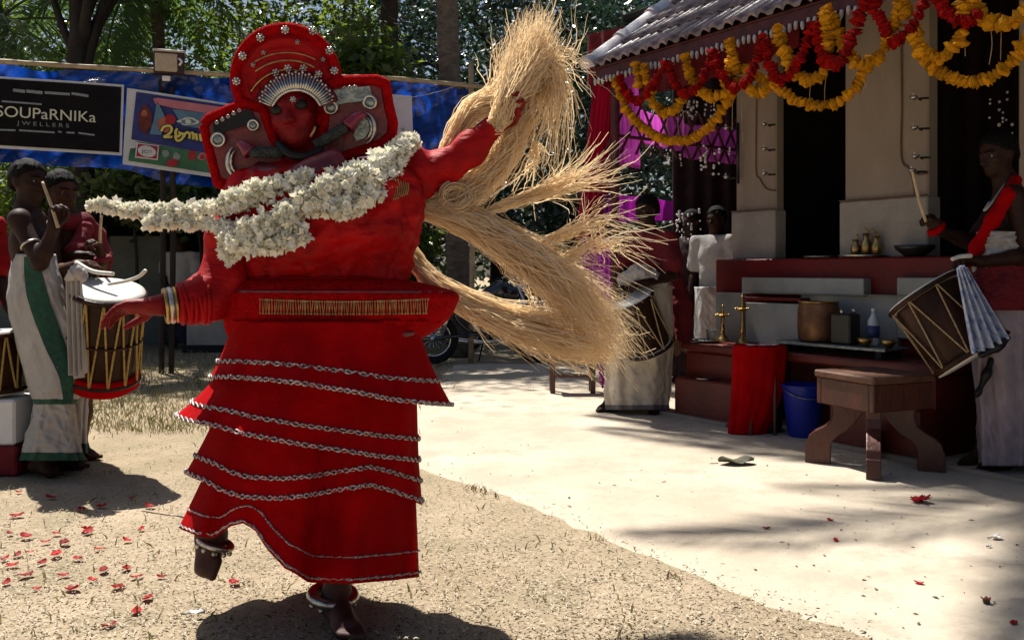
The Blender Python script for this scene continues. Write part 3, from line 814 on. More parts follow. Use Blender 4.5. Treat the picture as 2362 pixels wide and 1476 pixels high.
def head(Fd, c, f, u, s=1.0, ears=True):
    f = nrm(f); u = nrm(np.asarray(u) - f * np.dot(u, f)); r = np.cross(f, u)
    M = np.stack([r, f, u]); c = np.asarray(c, float)
    H = lambda x, y, z: c + (r * x + f * y + u * z) * s
    Fd.ell(H(0, -.008, .028), A(.074, .094, .088) * s, M, .02)
    Fd.ell(H(0, .022, -.03), A(.060, .070, .078) * s, M, .03)
    Fd.ell(H(0, .052, -.082), A(.034, .034, .026) * s, M, .03)
    for q in (-1, 1):
        Fd.cap(H(q * .012, .084, .022), H(q * .046, .066, .022), .012 * s, .010 * s, .012)
        Fd.ell(H(q * .040, .058, -.02), A(.022, .020, .018) * s, M, .02)
        Fd.ell(H(q * .031, .094, .004), A(.018, .014, .010) * s, M, .012, 'cut')
        if ears: Fd.ell(H(q * .076, -.010, -.004), A(.010, .021, .033) * s, M, .008)
        Fd.ell(H(q * .013, .098, -.034), A(.010, .011, .008) * s, M, .008)
    Fd.cap(H(0, .088, .008), H(0, .108, -.030), .009 * s, .013 * s, .010)
    Fd.ell(H(0, .086, -.056), A(.025, .011, .007) * s, M, .006)
    Fd.ell(H(0, .083, -.068), A(.021, .012, .008) * s, M, .006)
    return H, M
def eyes(H, s, parent):
    for q in (-1, 1):
        obj('eye', sphere(H(q * .031, .070, .004), .0130 * s, 10, 8), MT['eye_white'], parent, smooth=True)
        obj('pupil', sphere(H(q * .031, .077, .004), .0078 * s, 8, 6), MT['black'], parent, smooth=True)
        obj('eyebrow', tube(spline([H(q * .014, .096, .026), H(q * .032, .090, .031), H(q * .052, .074, .025)], 6), .005 * s, 5), MT['hair'], parent, smooth=True)
def hair_cap(c, f, u, s, parent, seed=0, low=.02):
    f = nrm(f); u = nrm(np.asarray(u) - f * np.dot(u, f)); r = np.cross(f, u); c = np.asarray(c, float)
    M = np.stack([r, f, u]); H = lambda x, y, z: c + (r * x + f * y + u * z) * s
    Fd = Field(c - .15 * s, c + .16 * s, .005 * s)
    Fd.ell(H(0, -.014, .036), A(.086, .102, .094) * s, M, 0)
    Fd.ell(H(0, -.055, -.005), A(.072, .056, .065) * s, M, .02)
    n = nrm(f * .62 - u * .78)
    Fd.clip(H(0, .052, .052), n)
    Fd.wrinkle(.003 * s, 150, seed)
    obj('hair', Fd.mesh(), MT['hair'], parent, smooth=True)

def body(J, h=.008, s=1.0, dz=0, skip_legs=False, bulk=1.0, pad=.10):
    """J: joints in metres. One continuous mesh."""
    pts = []
    for k, v in J.items():
        if k in ('head', 'neck') or k[:2] in ('sh', 'el', 'wr', 'hi', 'kn', 'an', 'to'): pts.append(v)
    pts = np.array(pts); lo = pts.min(0) - pad - .12 * s; hi = pts.max(0) + pad + .12 * s
    Fd = Field(lo, hi, h)
    sm = (J['shL'] + J['shR']) / 2; hm = (J['hiL'] + J['hiR']) / 2
    ch = sm * .72 + hm * .28; wa = sm * .34 + hm * .66
    side = nrm(J['shR'] - J['shL']); upv = nrm(sm - hm); fw = np.cross(upv, side)
    Mb = np.stack([side, fw, upv])
    b = bulk
    Fd.ell(ch, A(.155 * b, .105 * b, .17) * s, Mb, .04)
    for q in (-1, 1): Fd.ell(ch + side * q * .062 * s + fw * .062 * s + upv * .045 * s, A(.07, .045, .06) * s, Mb, .03)
    Fd.ell(wa, A(.130 * b, .098 * b, .16) * s, Mb, .05)
    Fd.ell(hm, A(.155 * b, .115 * b, .12) * s, Mb, .05)
    Fd.cap(J['shL'], J['shR'], .056 * s, .056 * s, .05)
    Fd.cap(J['neck'], J['head'] - upv * .03 * s, .054 * s, .050 * s, .03)
    Fd.cap(sm, J['neck'], .075 * s, .056 * s, .05)
    for q in 'LR':
        Fd.chain([J['sh' + q], J['el' + q]], [.054 * s * b, .041 * s], .03)
        m = J['el' + q] * .68 + J['wr' + q] * .32
        Fd.chain([J['el' + q], m, J['wr' + q]], [.040 * s, .040 * s, .027 * s], .02)
        if 'hand' + q in J: hand(Fd, J['wr' + q], *J['hand' + q], s=s)
        if not skip_legs:
            m = J['hi' + q] * .5 + J['kn' + q] * .5
            Fd.chain([J['hi' + q], m, J['kn' + q]], [.092 * s, .080 * s, .058 * s], .04)
            m = J['kn' + q] * .66 + J['an' + q] * .34
            Fd.chain([J['kn' + q], m, J['an' + q]], [.054 * s, .057 * s, .036 * s], .03)
            foot(Fd, J['an' + q], J['to' + q], s)
    H, M = head(Fd, J['head'], J['face'], J['up'], s)
    return Fd.mesh(), H
def foot(Fd, an, toe, s=1.0):
    """toe: tip of the big toe; the heel lies behind and below the ankle"""
    an = np.asarray(an, float); toe = np.asarray(toe, float)
    fd = toe - an; 
    dn = A(0, 0, -1.0); fwd = nrm(fd - dn * np.dot(fd, dn)) if abs(nrm(fd)[2]) < .8 else nrm(fd)
    heel = an + A(0, 0, -.045 * s) - fwd * .045 * s
    Fd.chain([an, heel], [.037 * s, .034 * s], .03)
    ball = heel + (toe - heel) * .72
    Fd.chain([heel, ball], [.034 * s, .028 * s], .02)
    Fd.chain([an, ball], [.034 * s, .026 * s], .04)
    sd = nrm(np.cross(toe - heel, A(0, .2, 1.0)))
    for k, q in enumerate((-.032, -.014, .002, .017, .031)):
        b0 = ball + sd * q * s
        Fd.cap(b0 - (toe - heel) * .1, b0 + (toe - ball) * (1 - .11 * k) , (.020 if k == 0 else .014) * s, (.0125 if k == 0 else .009) * s, .008)

# ------------------------------------------------------------------ cloth lofts laid out from silhouettes
def ploft(rings, Y, depth, n=72, m=40, fold=0.0, nf=9, seed=0, dy=None, foldpow=1.0, dmin=0.0, sq=1.0, crease=0.0):
    """rings: (py, xl, xr) down the cloth as seen; depth: half depth as a share of the half width. Returns V,F of an open sleeve."""
    r = np.asarray(rings, float); k = np.linspace(0, 1, len(r))
    s = spline(np.column_stack([r]), m)
    q = np.random.default_rng(seed); a = np.linspace(0, 2 * np.pi, n, endpoint=False)
    ph = q.uniform(0, 6.28, 4); fr = [nf, nf * 2 + 1, nf + 3, nf * 3 - 1]
    fo = sum(np.sin(fr[i] * a + ph[i]) * (.5, .25, .35, .12)[i] for i in range(4))
    V = np.zeros((m, n, 3))
    cp = [(int(q.integers(-6, 7)), q.uniform(2, 13), q.uniform(0, 6.28), q.uniform(.5, 1.6)) for _ in range(9)]
    for i in range(m):
        py, xl, xr = s[i]; t = i / (m - 1)
        cr_ = sum((1 - np.abs(np.sin(c0 * a + c1 * t + c2 + c3 * np.sin(2 * a + 3 * t + c2))))**4 for c0, c1, c2, c3 in cp) * crease
        cx = (xl + xr) / 2; hx = (xr - xl) / 2; hw = hx / F * Y
        f = fold * t**foldpow * (fo + .3 * np.sin(a * 5 + t * 6 + ph[0]))
        off = 0 if dy is None else np.interp(t, *dy)
        dk = depth if np.isscalar(depth) else np.interp(t, *depth)
        ry = max(hw * dk, dmin) * (1 + f) + cr_
        se = np.sign(np.sin(a)) * np.abs(np.sin(a))**sq; ce = np.sign(np.cos(a)) * np.abs(np.cos(a))**sq
        Yv = Y + off - se * ry
        pxv = cx + ce * (hx * (1 + f * .35) + cr_ * F / Y * .5)
        V[i, :, 0] = (pxv - HX) / F * Yv; V[i, :, 1] = Yv; V[i, :, 2] = CH - (py - HY) / F * Yv
    return V.reshape(-1, 3), grid_faces(m, n, True)[:, ::-1]
def band_on(VF, n, m, i0, i1, off=.004, a0=0, a1=None):
    """copy rows i0..i1 of a loft, pushed outwards: a border sewn on the cloth"""
    V = VF[0].reshape(m, n, 3)[i0:i1 + 1]
    c = V.mean(1, keepdims=True); d = V - c; d[..., 2] = 0; d /= np.maximum(np.linalg.norm(d, axis=-1, keepdims=True), 1e-6)
    W = V + d * off
    if a1 is None: return W.reshape(-1, 3), grid_faces(len(W), n, True)[:, ::-1]
    W = W[:, a0:a1]
    return W.reshape(-1, 3), grid_faces(len(W), W.shape[1])[:, ::-1]
def diag_band(VF, n, m, path, w, off=.005, k=40):
    """strip that winds over a loft: path of (row share, angle index share), w in angle share"""
    V = VF[0].reshape(m, n, 3); p = spline(path, k); out = []
    for (t, a) in p:
        row = []
        for e in np.linspace(-.5, .5, 5):
            i = min(max(t * (m - 1), 0), m - 1.001); j = ((a + e * w) % 1) * n
            i0 = int(i); j0 = int(j) % n; j1 = (j0 + 1) % n; fi = i - i0; fj = j - int(j)
            q = (V[i0, j0] * (1 - fi) + V[i0 + 1, j0] * fi) * (1 - fj) + (V[i0, j1] * (1 - fi) + V[i0 + 1, j1] * fi) * fj
            c = V[i0].mean(0); d = q - c; d[2] = 0
            row.append(q + nrm(d) * off)
        out.append(row)
    return np.array(out).reshape(-1, 3), grid_faces(k, 5)
def solid(o, th=.004, sub=0):
    md = o.modifiers.new('thickness', 'SOLIDIFY'); md.thickness = th; md.offset = -1
    if sub:
        s = o.modifiers.new('smooth', 'SUBSURF'); s.levels = sub; s.render_levels = sub
    return o

# ------------------------------------------------------------------ the shrine: local axes s (along the front, towards the camera), d (inwards), z
SO = A(1.218, 6.75, 0); E1 = A(.557, -.8305, 0); EI = A(.8305, .557, 0)
SM = basis(SO, E1, EI, A(0, 0, 1))
def sloc(px, py, d):
    """local (s, d, z) of a point on the plane d seen at a pixel"""
    u = (px - HX) / F; dr = A(u, 1, -(py - HY) / F); o = A(0, 0, CH)
    k = (np.dot(SO - o, EI) + d) / np.dot(dr, EI)
    p = o + dr * k - SO
    return A(np.dot(p, E1), d, p[2])
def sw(s, d, z): return SO + E1 * s + EI * d + A(0, 0, z)
SR = np.stack([E1, EI, A(0, 0, 1)], 1)
def sbx(s0, s1, d0, d1, z0, z1, bev=.006):
    c = sw((s0 + s1) / 2, (d0 + d1) / 2, (z0 + z1) / 2)
    return box(c, (s1 - s0, d1 - d0, z1 - z0), SR, bev)
shr = empty('shrine', SO, label='small tiled shrine with white piers, red altar and flower garlands', cat='shrine')
SEND = 5.2
ZP = .545; ZS = .30
def spart(name, mt, *a, bev=.006, par=None): return obj(name, sbx(*a, bev=bev), MT[mt], par or shr)
# stepped plinth, open below the long board where bin and bucket stand
r0_ = sloc(1690, 900, .0)[0]; r1_ = sloc(1912, 900, .0)[0]
spart('step', 'red_oxide', .02, r0_, 0, .40, -.1, ZS, bev=.012)
r2_ = sloc(2120, 1000, .0)[0]
spart('step', 'red_oxide', r1_, r2_, 0, .40, -.1, ZS, bev=.012)
spart('step', 'red_oxide', r2_ + .002, SEND, .72, .95, -.1, ZS, bev=.012)
spart('plinth', 'red_oxide', -.02, r0_, .16, 3.2, -.1, ZP - .06, bev=.012)
spart('plinth', 'red_oxide', r1_, r2_, .16, 3.2, -.1, ZP - .06, bev=.012)
spart('plinth', 'red_oxide', r2_ + .002, SEND, .80, 3.2, -.1, ZP - .06, bev=.012)
spart('recess_wall', 'red_oxide', r0_, r1_, .62, 3.2, -.1, ZP - .06)
spart('plinth_slab', 'red_oxide', -.05, r2_ + .03, .13, 3.2, ZP - .058, ZP, bev=.012)
spart('plinth_slab', 'red_oxide', r2_ + .032, SEND, .60, 3.2, ZP - .058, ZP, bev=.012)
spart('kerb', 'plaster', -.15, r0_ - .01, -.06, -.002, -.1, .03, bev=.008)
spart('kerb', 'plaster', r1_ + .01, SEND - .5, -.06, -.002, -.1, .03, bev=.008)
# altar steps behind, white with red bands
DA = .62
za = sloc(1700, 598, DA)[2]
s_l = sloc(1650, 700, DA)[0]
spart('altar_front', 'red_paint', s_l, SEND, DA, 2.9, ZP, za, bev=.01)
def wblock(px0, py0, px1, py1, d, th, mt='tile_white', name='tile_block'):
    a = sloc(px0, py0, d); b = sloc(px1, py1, d)
    return spart(name, mt, a[0], b[0], d, d + th, min(a[2], b[2]), max(a[2], b[2]), bev=.006)
wblock(1650, 674, 1712, 800, DA - .05, .05)
wblock(1710, 640, 1992, 684, DA - .09, .09)
wblock(1712, 684, 1846, 696, DA - .16, .16, 'red_paint', 'red_band')
wblock(1719, 697, 1842, 800, DA - .17, .17)
wblock(1846, 676, 2070, 810, DA - .05, .05)
wblock(2068, 640, 2362, 800, DA - .08, .08)
wblock(1712, 674, 2150, 683, DA - .10, .10)
# piers
DP = .80
def pier(px0, px1, side, pyb, pedge, mt='plaster'):
    a = sloc(px0, pyb, DP); b = sloc(px1, pyb, DP)
    z0 = za
    spart('pier', mt, a[0], b[0], DP, DP + side, z0, 3.35, bev=.012)
    ze = sloc(px0, pedge, DP)[2]
    spart('pier_base', 'plaster_white', a[0] - .025, b[0] + .012, DP - .03, DP + side + .01, z0, ze, bev=.010)
    zr = ze
    obj('joint_line', tube([sw(a[0] - .02, DP - .032, zr + .004), sw(b[0] + .01, DP - .032, zr + .004)], .006, 5), MT['cable'], shr)
    return a[0], b[0], z0
p1 = pier(1697, 1790, .10, 590, 490)
p2 = pier(1948, 2141, .12, 585, 466)
p3_ = pier(2348, 2560, .12, 580, 450)
# dark sanctum behind the piers
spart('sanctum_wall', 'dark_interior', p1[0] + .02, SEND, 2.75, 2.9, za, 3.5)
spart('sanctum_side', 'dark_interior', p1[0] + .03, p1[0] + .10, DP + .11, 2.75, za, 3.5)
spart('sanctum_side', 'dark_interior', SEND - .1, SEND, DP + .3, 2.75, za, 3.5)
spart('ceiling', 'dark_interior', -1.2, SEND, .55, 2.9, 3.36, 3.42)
spart('lintel', 'plaster', p1[0], SEND, DP, DP + .10, 3.10, 3.35)
# small wall lamps fixed to the pier edges, cables, a dark tube
def wall_lamp(px, py):
    a = sloc(px, py, DP - .04); q = sw(*a)
    t = empty('wall_lamp', q, label='small brass oil lamp bracket on shrine pier edge, %s' % ('lower' if py > 380 else 'middle' if py > 280 else 'upper'), cat='lamp', group='oil lamps on the pier edges')
    obj('arm', tube(spline([q, q - EI * .05 + E1 * .02, q - EI * .06 + E1 * .09 - A(0, 0, .008)], 6), .008, 6), MT['black'], t)
    obj('cup', lathe([(.004, -.02), (.022, -.008), (.026, .006), (.018, .008), (.004, .004)], 12, q - EI * .065 - E1 * .01 + A(0, 0, .012)), MT['silver'], t, smooth=True)
    obj('wick', sphere(q - EI * .065 - E1 * .015 + A(0, 0, .028), (.008, .008, .014), 8, 6), MT['paper'], t)
    return t
lab = {(1778, 291): 'topmost lamp on the narrow pier', (1778, 348): 'middle lamp on the narrow pier', (1778, 404): 'lowest lamp on the narrow pier',
       (2124, 231): 'topmost lamp on the broad pier', (2126, 300): 'second lamp from the top on the broad pier', (2128, 366): 'third lamp from the top on the broad pier', (2120, 398): 'lowest lamp on the broad pier',
       (1690, 300): 'upper lamp at the outer edge of the narrow pier', (1690, 412): 'lower lamp at the outer edge of the narrow pier'}
for (px, py), l in lab.items():
    wall_lamp(px, py)['label'] = 'small brass oil lamp, ' + l
def cable(pts, d=DP - .01, r=.006):
    return obj('cable', tube(spline([sw(*sloc(x, y, d)) for x, y in pts], 24), r, 6), MT['cable'], shr, smooth=True)
cable([(1746, 190), (1744, 300), (1744, 396), (1752, 412), (1768, 436), (1790, 440)])
cable([(2079, 80), (2080, 240), (2079, 362), (2096, 388), (2115, 402), (2140, 400)])
cable([(2100, 395), (2108, 430), (2112, 480)])
tb = empty('tube_lamp', sw(*sloc(1700, 425, DP - .06)), label='unlit dark tube lamp fixed upright to the narrow pier', cat='lamp')
obj('tube', tube([sw(*sloc(1702, 284, DP - .06)), sw(*sloc(1702, 424, DP - .06))], .014, 8), MT['black_plastic'], tb, smooth=True)
for y in (300, 360, 412):
    obj('clip', tube([sw(*sloc(1690, y, DP - .03)), sw(*sloc(1703, y, DP - .06))], .006, 5), MT['black'], tb)

# ------------------------------------------------------------------ roof
EV = -.30                                     # the eave overhangs the front
ev = sloc(1372, 158, EV); s0r = ev[0]; ZE = ev[2]
SL = math.tan(R(36)); UP = nrm(EI + A(0, 0, SL)); NR = nrm(np.cross(E1, UP))
NR = NR if NR[2] > 0 else -NR
LR = 3.0
rq = np.array([sw(s0r, EV, ZE), sw(SEND + .6, EV, ZE), sw(SEND + .6, EV, ZE) + UP * LR, sw(s0r, EV, ZE) + UP * LR])
roof = obj('roof', (np.vstack([rq, rq - NR * .03]), [[0, 1, 2, 3], [7, 6, 5, 4], [0, 4, 5, 1], [1, 5, 6, 2], [2, 6, 7, 3], [3, 7, 4, 0]]), MT['eave_wood'], shr)
# far slope closing the roof
top0 = sw(s0r, EV, ZE) + UP * LR; top1 = sw(SEND + .6, EV, ZE) + UP * LR
DNb = nrm(EI - A(0, 0, SL))
obj('back_slope', (np.array([top0, top1, top1 + DNb * LR, top0 + DNb * LR]), [[0, 1, 2, 3]]), MT['roof_tile'], shr)
# one clay tile: pan and roll, shared by all the courses
tw, tl = .205, .40
xs_ = np.linspace(0, tw, 11); prof = np.array([.002, .024, .034, .024, .002, .000, .002, .024, .034, .024, .002])
tvv = []
for t_ in (0, 1):
    for x_, p_ in zip(xs_, prof): tvv.append((x_, t_ * tl, p_ + (.040 if t_ == 0 else .004)))
for x_, p_ in zip(xs_, prof): tvv.append((x_, 0, p_ + .012))
tile_me = mesh('tile', np.array(tvv), [[k, k + 1, k + 12, k + 11] for k in range(10)] + [[k + 22, k + 23, k + 1, k] for k in range(10)], True)
tile_me.materials.append(MT['roof_tile'])
rt = np.random.default_rng(3)
nrow = int(LR / (tl - .055)); ncol = 30
for i in range(nrow):
    for j in range(ncol):
        o = sw(s0r + .03 + j * tw, EV, ZE) + UP * (i * (tl - .055) - .03) + NR * rt.uniform(0, .006)
        u_ = UP + E1 * rt.normal(0, .008); u_ = nrm(u_)
        e_ = nrm(np.cross(u_, NR)); e_ = e_ if e_ @ E1 > 0 else -e_
        px = HX + F * o[0] / o[1]; py = HY - F * (o[2] - CH) / o[1]
        if py < -90 or px > 2400: continue
        link('tile', tile_me, None, roof, basis(o, e_, u_, NR))
# verge capped with half-round ridge tiles
rw = np.linspace(0, np.pi, 9)
rv = []
for t_, k_ in ((0, 1.12), (.06, 1.12), (.062, 1.0), (.46, .92)):
    for a in rw: rv.append((.075 * k_ * math.cos(a), t_, .085 * k_ * math.sin(a) + .01))
ridge_me = mesh('ridge_tile', np.array(rv), grid_faces(4, 9).tolist() + [list(range(9))], True)
ridge_me.materials.append(MT['ridge_tile'])
for i in range(8):
    o = sw(s0r - .01, EV, ZE) + UP * (i * .42 - .05) + NR * .02
    link('ridge_tile', ridge_me, None, roof, basis(o, E1, UP, NR))
# eave board and the row of drip points under it
obj('eave_board', box(sw((s0r + SEND) / 2 + .3, EV + .015, ZE - .055), (SEND - s0r + .6, .03, .085), SR, .006), MT['eave_wood'], shr)
obj('verge_board', prism([(0, 0), (LR, 0), (LR, -.16), (0, -.12)], sw(s0r - .02, EV, ZE + .01), UP, NR, E1, .03), MT['eave_wood'], shr)
dpv = lathe([(.001, -.055), (.010, -.045), (.014, -.02), (.010, 0)], 7)
drip_me = mesh('drip_point', *dpv, True); drip_me.materials.append(MT['drip'])
for k in range(110):
    o = sw(s0r + .02 + k * .046, EV - .012, ZE - .09 + .008 * math.sin(k * 2.3))
    px = HX + F * o[0] / o[1]
    if px < 1990: link('drip_point', drip_me, None, shr, Matrix.Translation(o.tolist()) @ Matrix.Rotation(.2 * math.sin(k * 1.7), 4, 'X'))
for k in range(9):
    a = sw(s0r + .25 + k * .62, EV + .05, ZE - .06); obj('rafter', box(a + UP * .75 - NR * .03, (.06, 1.5, .07), np.stack([E1, UP, NR], 1)), MT['eave_wood'], shr)
for k, (s_, d_) in enumerate(((s0r + .1, -.18), (s0r + .1, 2.4))):
    obj('corner_post', tube([sw(s_, d_, -.05), sw(s_, d_, ZE + .1 + max(0, d_ + .1) * SL)], .035, 10), MT['eave_wood'], shr)

# ------------------------------------------------------------------ garlands along the eave
def flower_mesh(name, R0, H, seed, mt, rows=3, nseg=8):
    q = np.random.default_rng(seed); V = []; n = nseg
    for i in range(rows + 2):
        t = i / (rows + 1); rr = R0 * (math.sin(math.pi * (t * .86 + .07)) ** .6)
        for j in range(n):
            k = 1 + (.20 if (i + j) % 2 else -.12) + q.uniform(-.08, .08)
            a = 2 * math.pi * (j + .5 * (i % 2)) / n
            V.append((rr * k * math.cos(a), rr * k * math.sin(a), (t - .5) * H * (1 + q.uniform(-.1, .1))))
    Fc = grid_faces(rows + 2, n, True).tolist() + [list(range(n))[::-1], [(rows + 1) * n + j for j in range(n)]]
    me = mesh(name, np.array(V), Fc, False); me.materials.append(mt); return me
MG = [flower_mesh('marigold', .036, .042, k, MT['marigold'], 2, 7) for k in range(4)]
RG = [flower_mesh('red_flower', .036, .036, 10 + k, MT['red_flower'], 2, 7) for k in range(4)]
def garland(pts, red, lab, off=0, s=1.0, seed=0):
    q = np.random.default_rng(seed)
    w_ = np.array([sw(*sloc(x, y, EV - .05 + off)) for x, y in pts])
    c = spline(w_, 200)
    L = np.concatenate([[0], np.cumsum(np.linalg.norm(np.diff(c, axis=0), axis=1))])
    n = max(3, int(L[-1] / (.026 * s)))
    t = empty('red_garland' if red else 'marigold_garland', c[np.argmin(c[:, 2])], label=lab, cat='garland', group='flower garlands hung along the eave')
    obj('string', tube(c[::8], .003, 4), MT['rope'], t)
    tg = np.gradient(c, axis=0)
    ms = RG if red else MG
    for k in range(n):
        l = (k + .5) / n * L[-1]; i = int(np.searchsorted(L, l)) ; i = min(i, 199)
        z = Vector(tg[i]).normalized()
        rot = z.to_track_quat('Z', 'Y').to_matrix().to_4x4() @ Matrix.Rotation(q.uniform(0, 6.28), 4, 'Z') @ Matrix.Rotation(q.normal(0, .18), 4, 'X')
        sc = s * q.uniform(.78, 1.18)
        link('flower', ms[k % 4], None, t, Matrix.Translation((c[i] + q.normal(0, .005, 3)).tolist()) @ rot @ Matrix.Diagonal((sc, sc, s * q.uniform(.85, 1.1), 1)))
GL = [
 ([(1417, 178), (1432, 225), (1452, 262), (1480, 292), (1520, 318), (1560, 327), (1600, 318), (1640, 288), (1672, 245), (1692, 212), (1702, 180)], 0, 'long low yellow swag at the left end of the eave', 0, .92),
 ([(1697, 150), (1735, 170), (1775, 190), (1800, 205), (1840, 234), (1885, 247), (1930, 236), (1965, 210), (1990, 175), (2010, 140)], 0, 'long low yellow swag below the narrow pier gap', 0, .92),
 ([(2108, 60), (2120, 120), (2150, 155), (2195, 180), (2240, 190), (2290, 176), (2330, 146), (2362, 100), (2400, 50)], 0, 'long low yellow swag in front of the right doorway', 0, .92),
 ([(1500, 215), (1508, 240), (1533, 260), (1560, 252), (1572, 228)], 0, 'short yellow loop below the second red loop', -.03, 1.0),
 ([(1606, 190), (1616, 210), (1640, 226), (1668, 220), (1690, 200)], 0, 'short yellow loop left of the narrow pier', -.03, 1.0),
 ([(1718, 190), (1730, 205), (1748, 214), (1772, 206), (1790, 186)], 0, 'short yellow loop across the narrow pier', -.03, 1.0),
 ([(1832, 165), (1845, 178), (1866, 186), (1890, 178), (1908, 150)], 0, 'short yellow loop above the middle doorway', -.03, 1.0),
 ([(1905, 15), (1925, 60), (1950, 115), (1985, 150), (2010, 148), (2040, 110), (2060, 60), (2078, 5)], 0, 'deep yellow loop across the broad pier', -.02, 1.0),
 ([(2108, 80), (2130, 118), (2165, 134), (2200, 115), (2222, 68)], 0, 'small yellow loop at upper left of the right doorway', -.04, 1.1),
 ([(2244, -10), (2258, 30), (2285, 52), (2315, 58), (2350, 46), (2380, 10)], 0, 'yellow loop at the top right corner', -.03, 1.15),
 ([(1466, 146), (1470, 172), (1474, 202)], 0, 'left yellow drop of the leftmost pair under the eave', -.05, .95),
 ([(1484, 148), (1490, 175), (1496, 205)], 0, 'right yellow drop of the leftmost pair under the eave', -.05, .95),
 ([(1580, 125), (1588, 160), (1602, 188)], 0, 'slanting yellow drop between the second and third red loops', -.05, .95),
 ([(1682, 92), (1690, 130), (1702, 172)], 0, 'yellow drop hanging left of the narrow pier top', -.05, 1.0),
 ([(1690, 130), (1678, 165), (1672, 200)], 0, 'yellow drop curving in beside the narrow pier top', -.05, 1.0),
 ([(1792, 58), (1800, 95), (1820, 140), (1830, 170)], 0, 'slanting yellow drop over the middle doorway', -.05, 1.05),
 ([(1905, 28), (1908, 75), (1912, 120)], 0, 'straight yellow drop at the left edge of the broad pier', -.05, 1.1),
 ([(2080, -10), (2088, 20), (2094, 40)], 0, 'short yellow drop at the top of the broad pier', -.05, 1.1),
 ([(2215, 8), (2220, 24), (2222, 38)], 0, 'short yellow drop at the top of the right doorway', -.05, 1.1),
 ([(1428, 178), (1440, 208), (1468, 234), (1500, 205), (1530, 158), (1536, 140)], 1, 'leftmost red loop under the eave', -.07, .95),
 ([(1540, 140), (1552, 185), (1580, 218), (1610, 200), (1632, 160), (1642, 115)], 1, 'second red loop from the left end of the eave', -.07, .95),
 ([(1646, 115), (1662, 165), (1690, 202), (1722, 185), (1748, 135), (1760, 80)], 1, 'red loop hanging beside the narrow pier', -.07, .98),
 ([(1762, 90), (1775, 150), (1800, 188), (1838, 150), (1862, 95), (1876, 50)], 1, 'red loop over the middle doorway', -.07, .98),
 ([(1880, 50), (1892, 110), (1915, 146), (1945, 138), (1965, 90), (1990, 30), (2004, -10)], 1, 'red loop left of the broad pier centre', -.07, 1.15),
 ([(2010, -10), (2028, 40), (2050, 84)], 1, 'red strand slanting down the broad pier', -.07, .98),
 ([(2052, 100), (2090, 80), (2118, 40), (2140, -10)], 1, 'red strand rising at the right of the broad pier', -.07, .98),
 ([(2160, -10), (2180, 25), (2205, 46), (2235, 48), (2258, 34)], 1, 'rightmost red loop above the right doorway', -.07, .98),
]
for k, (pts, red, lab_, off, s_) in enumerate(GL): garland(pts, red, ('red flower garland, ' if red else 'marigold garland, ') + lab_, off, s_, 300 + k)
# loose threads hanging from the swags
th_ = []
rt2 = np.random.default_rng(8)
for (xc, y0, y1) in ((1540, 262, 320), (1565, 258, 318), (1575, 255, 330), (1690, 210, 300), (1714, 180, 330), (1870, 188, 240), (1905, 180, 235), (1996, 180, 210), (2035, 110, 180), (2225, 60, 130), (2285, 60, 150), (2310, 60, 140)):
    th_.append(tube(spline([sw(*sloc(xc, y0, EV - .05)), sw(*sloc(xc + rt2.uniform(-4, 4), (y0 + y1) / 2, EV - .05)), sw(*sloc(xc + rt2.uniform(-5, 5), y1, EV - .05))], 8), .0022, 4))
obj('loose_threads', join(th_), MT['rope'], None, label='thin loose threads hanging from the eave garlands', cat='thread', kind='stuff')

# ------------------------------------------------------------------ drapes and dots of light at the open end of the shrine
def drape(pts_top, pts_bot, nf, amp, n=80, m=24, seed=0, pinch=0):
    """hanging folds between two polylines of world points"""
    a = spline(pts_top, n); b = spline(pts_bot, n); q = np.random.default_rng(seed)
    d = nrm(a[-1] - a[0]); nn = np.cross(d, A(0, 0, 1.0)); t = np.linspace(0, 1, m)[None, :, None]
    f = np.sin(np.linspace(0, nf * 2 * np.pi, n) + q.uniform(0, .8, n).cumsum() * .12)
    p = a[:, None] * (1 - t) + b[:, None] * t + nn * (f[:, None, None] * amp * (.35 + .65 * t))
    return p.reshape(-1, 3), grid_faces(n, m)
def S3(px, py, d): return sw(*sloc(px, py, d))
dr = empty('crimson_drape', S3(1390, 560, -.16) , label='crimson cloth gathered around the left corner post of the shrine', cat='drape')
solid(obj('cloth', drape([sw(s0r + .01, -.31, ZE - .06), sw(s0r + .02, -.20, ZE - .05), sw(s0r + .02, -.09, ZE - .03)], [sw(s0r - .12, -.40, 1.36), sw(s0r - .08, -.27, 1.36), sw(s0r - .04, -.16, 1.36)], 5, .026, 90, 40, seed=11), MT['crimson_drape'], dr, smooth=True), .002)
solid(obj('cloth', drape([sw(s0r - .10, -.34, 1.36), sw(s0r - .06, -.20, 1.36), sw(s0r - .02, -.12, 1.36)], [sw(s0r - .16, -.40, .5), sw(s0r - .10, -.25, .5), sw(s0r - .05, -.1, .5)], 4, .03, 90, 30, seed=12), MT['purple_cloth'], dr, smooth=True), .002)
sE = s0r + .07
pk = empty('pink_drape', sw(sE, .1, 2.0), label='sheer pink cloth hanging beside the crimson corner drape', cat='drape')
solid(obj('cloth', drape([sw(sE, -.16, ZE - .05), sw(sE + .01, -.02, ZE - .02), sw(sE, .10, ZE + .02)], [sw(sE - .02, -.16, 1.95), sw(sE + .01, -.02, 1.94), sw(sE, .12, 1.93)], 6, .016, seed=1), MT['pink_sheer'], pk, smooth=True), .002)
solid(obj('cloth', drape([sw(sE, .10, 2.42), sw(sE + .02, .30, 2.38), sw(sE, .60, 2.40)], [sw(sE, .10, 2.14), sw(sE + .01, .32, 2.12), sw(sE, .66, 2.10)], 9, .018, seed=2), MT['pink_sheer'], pk, smooth=True), .002)
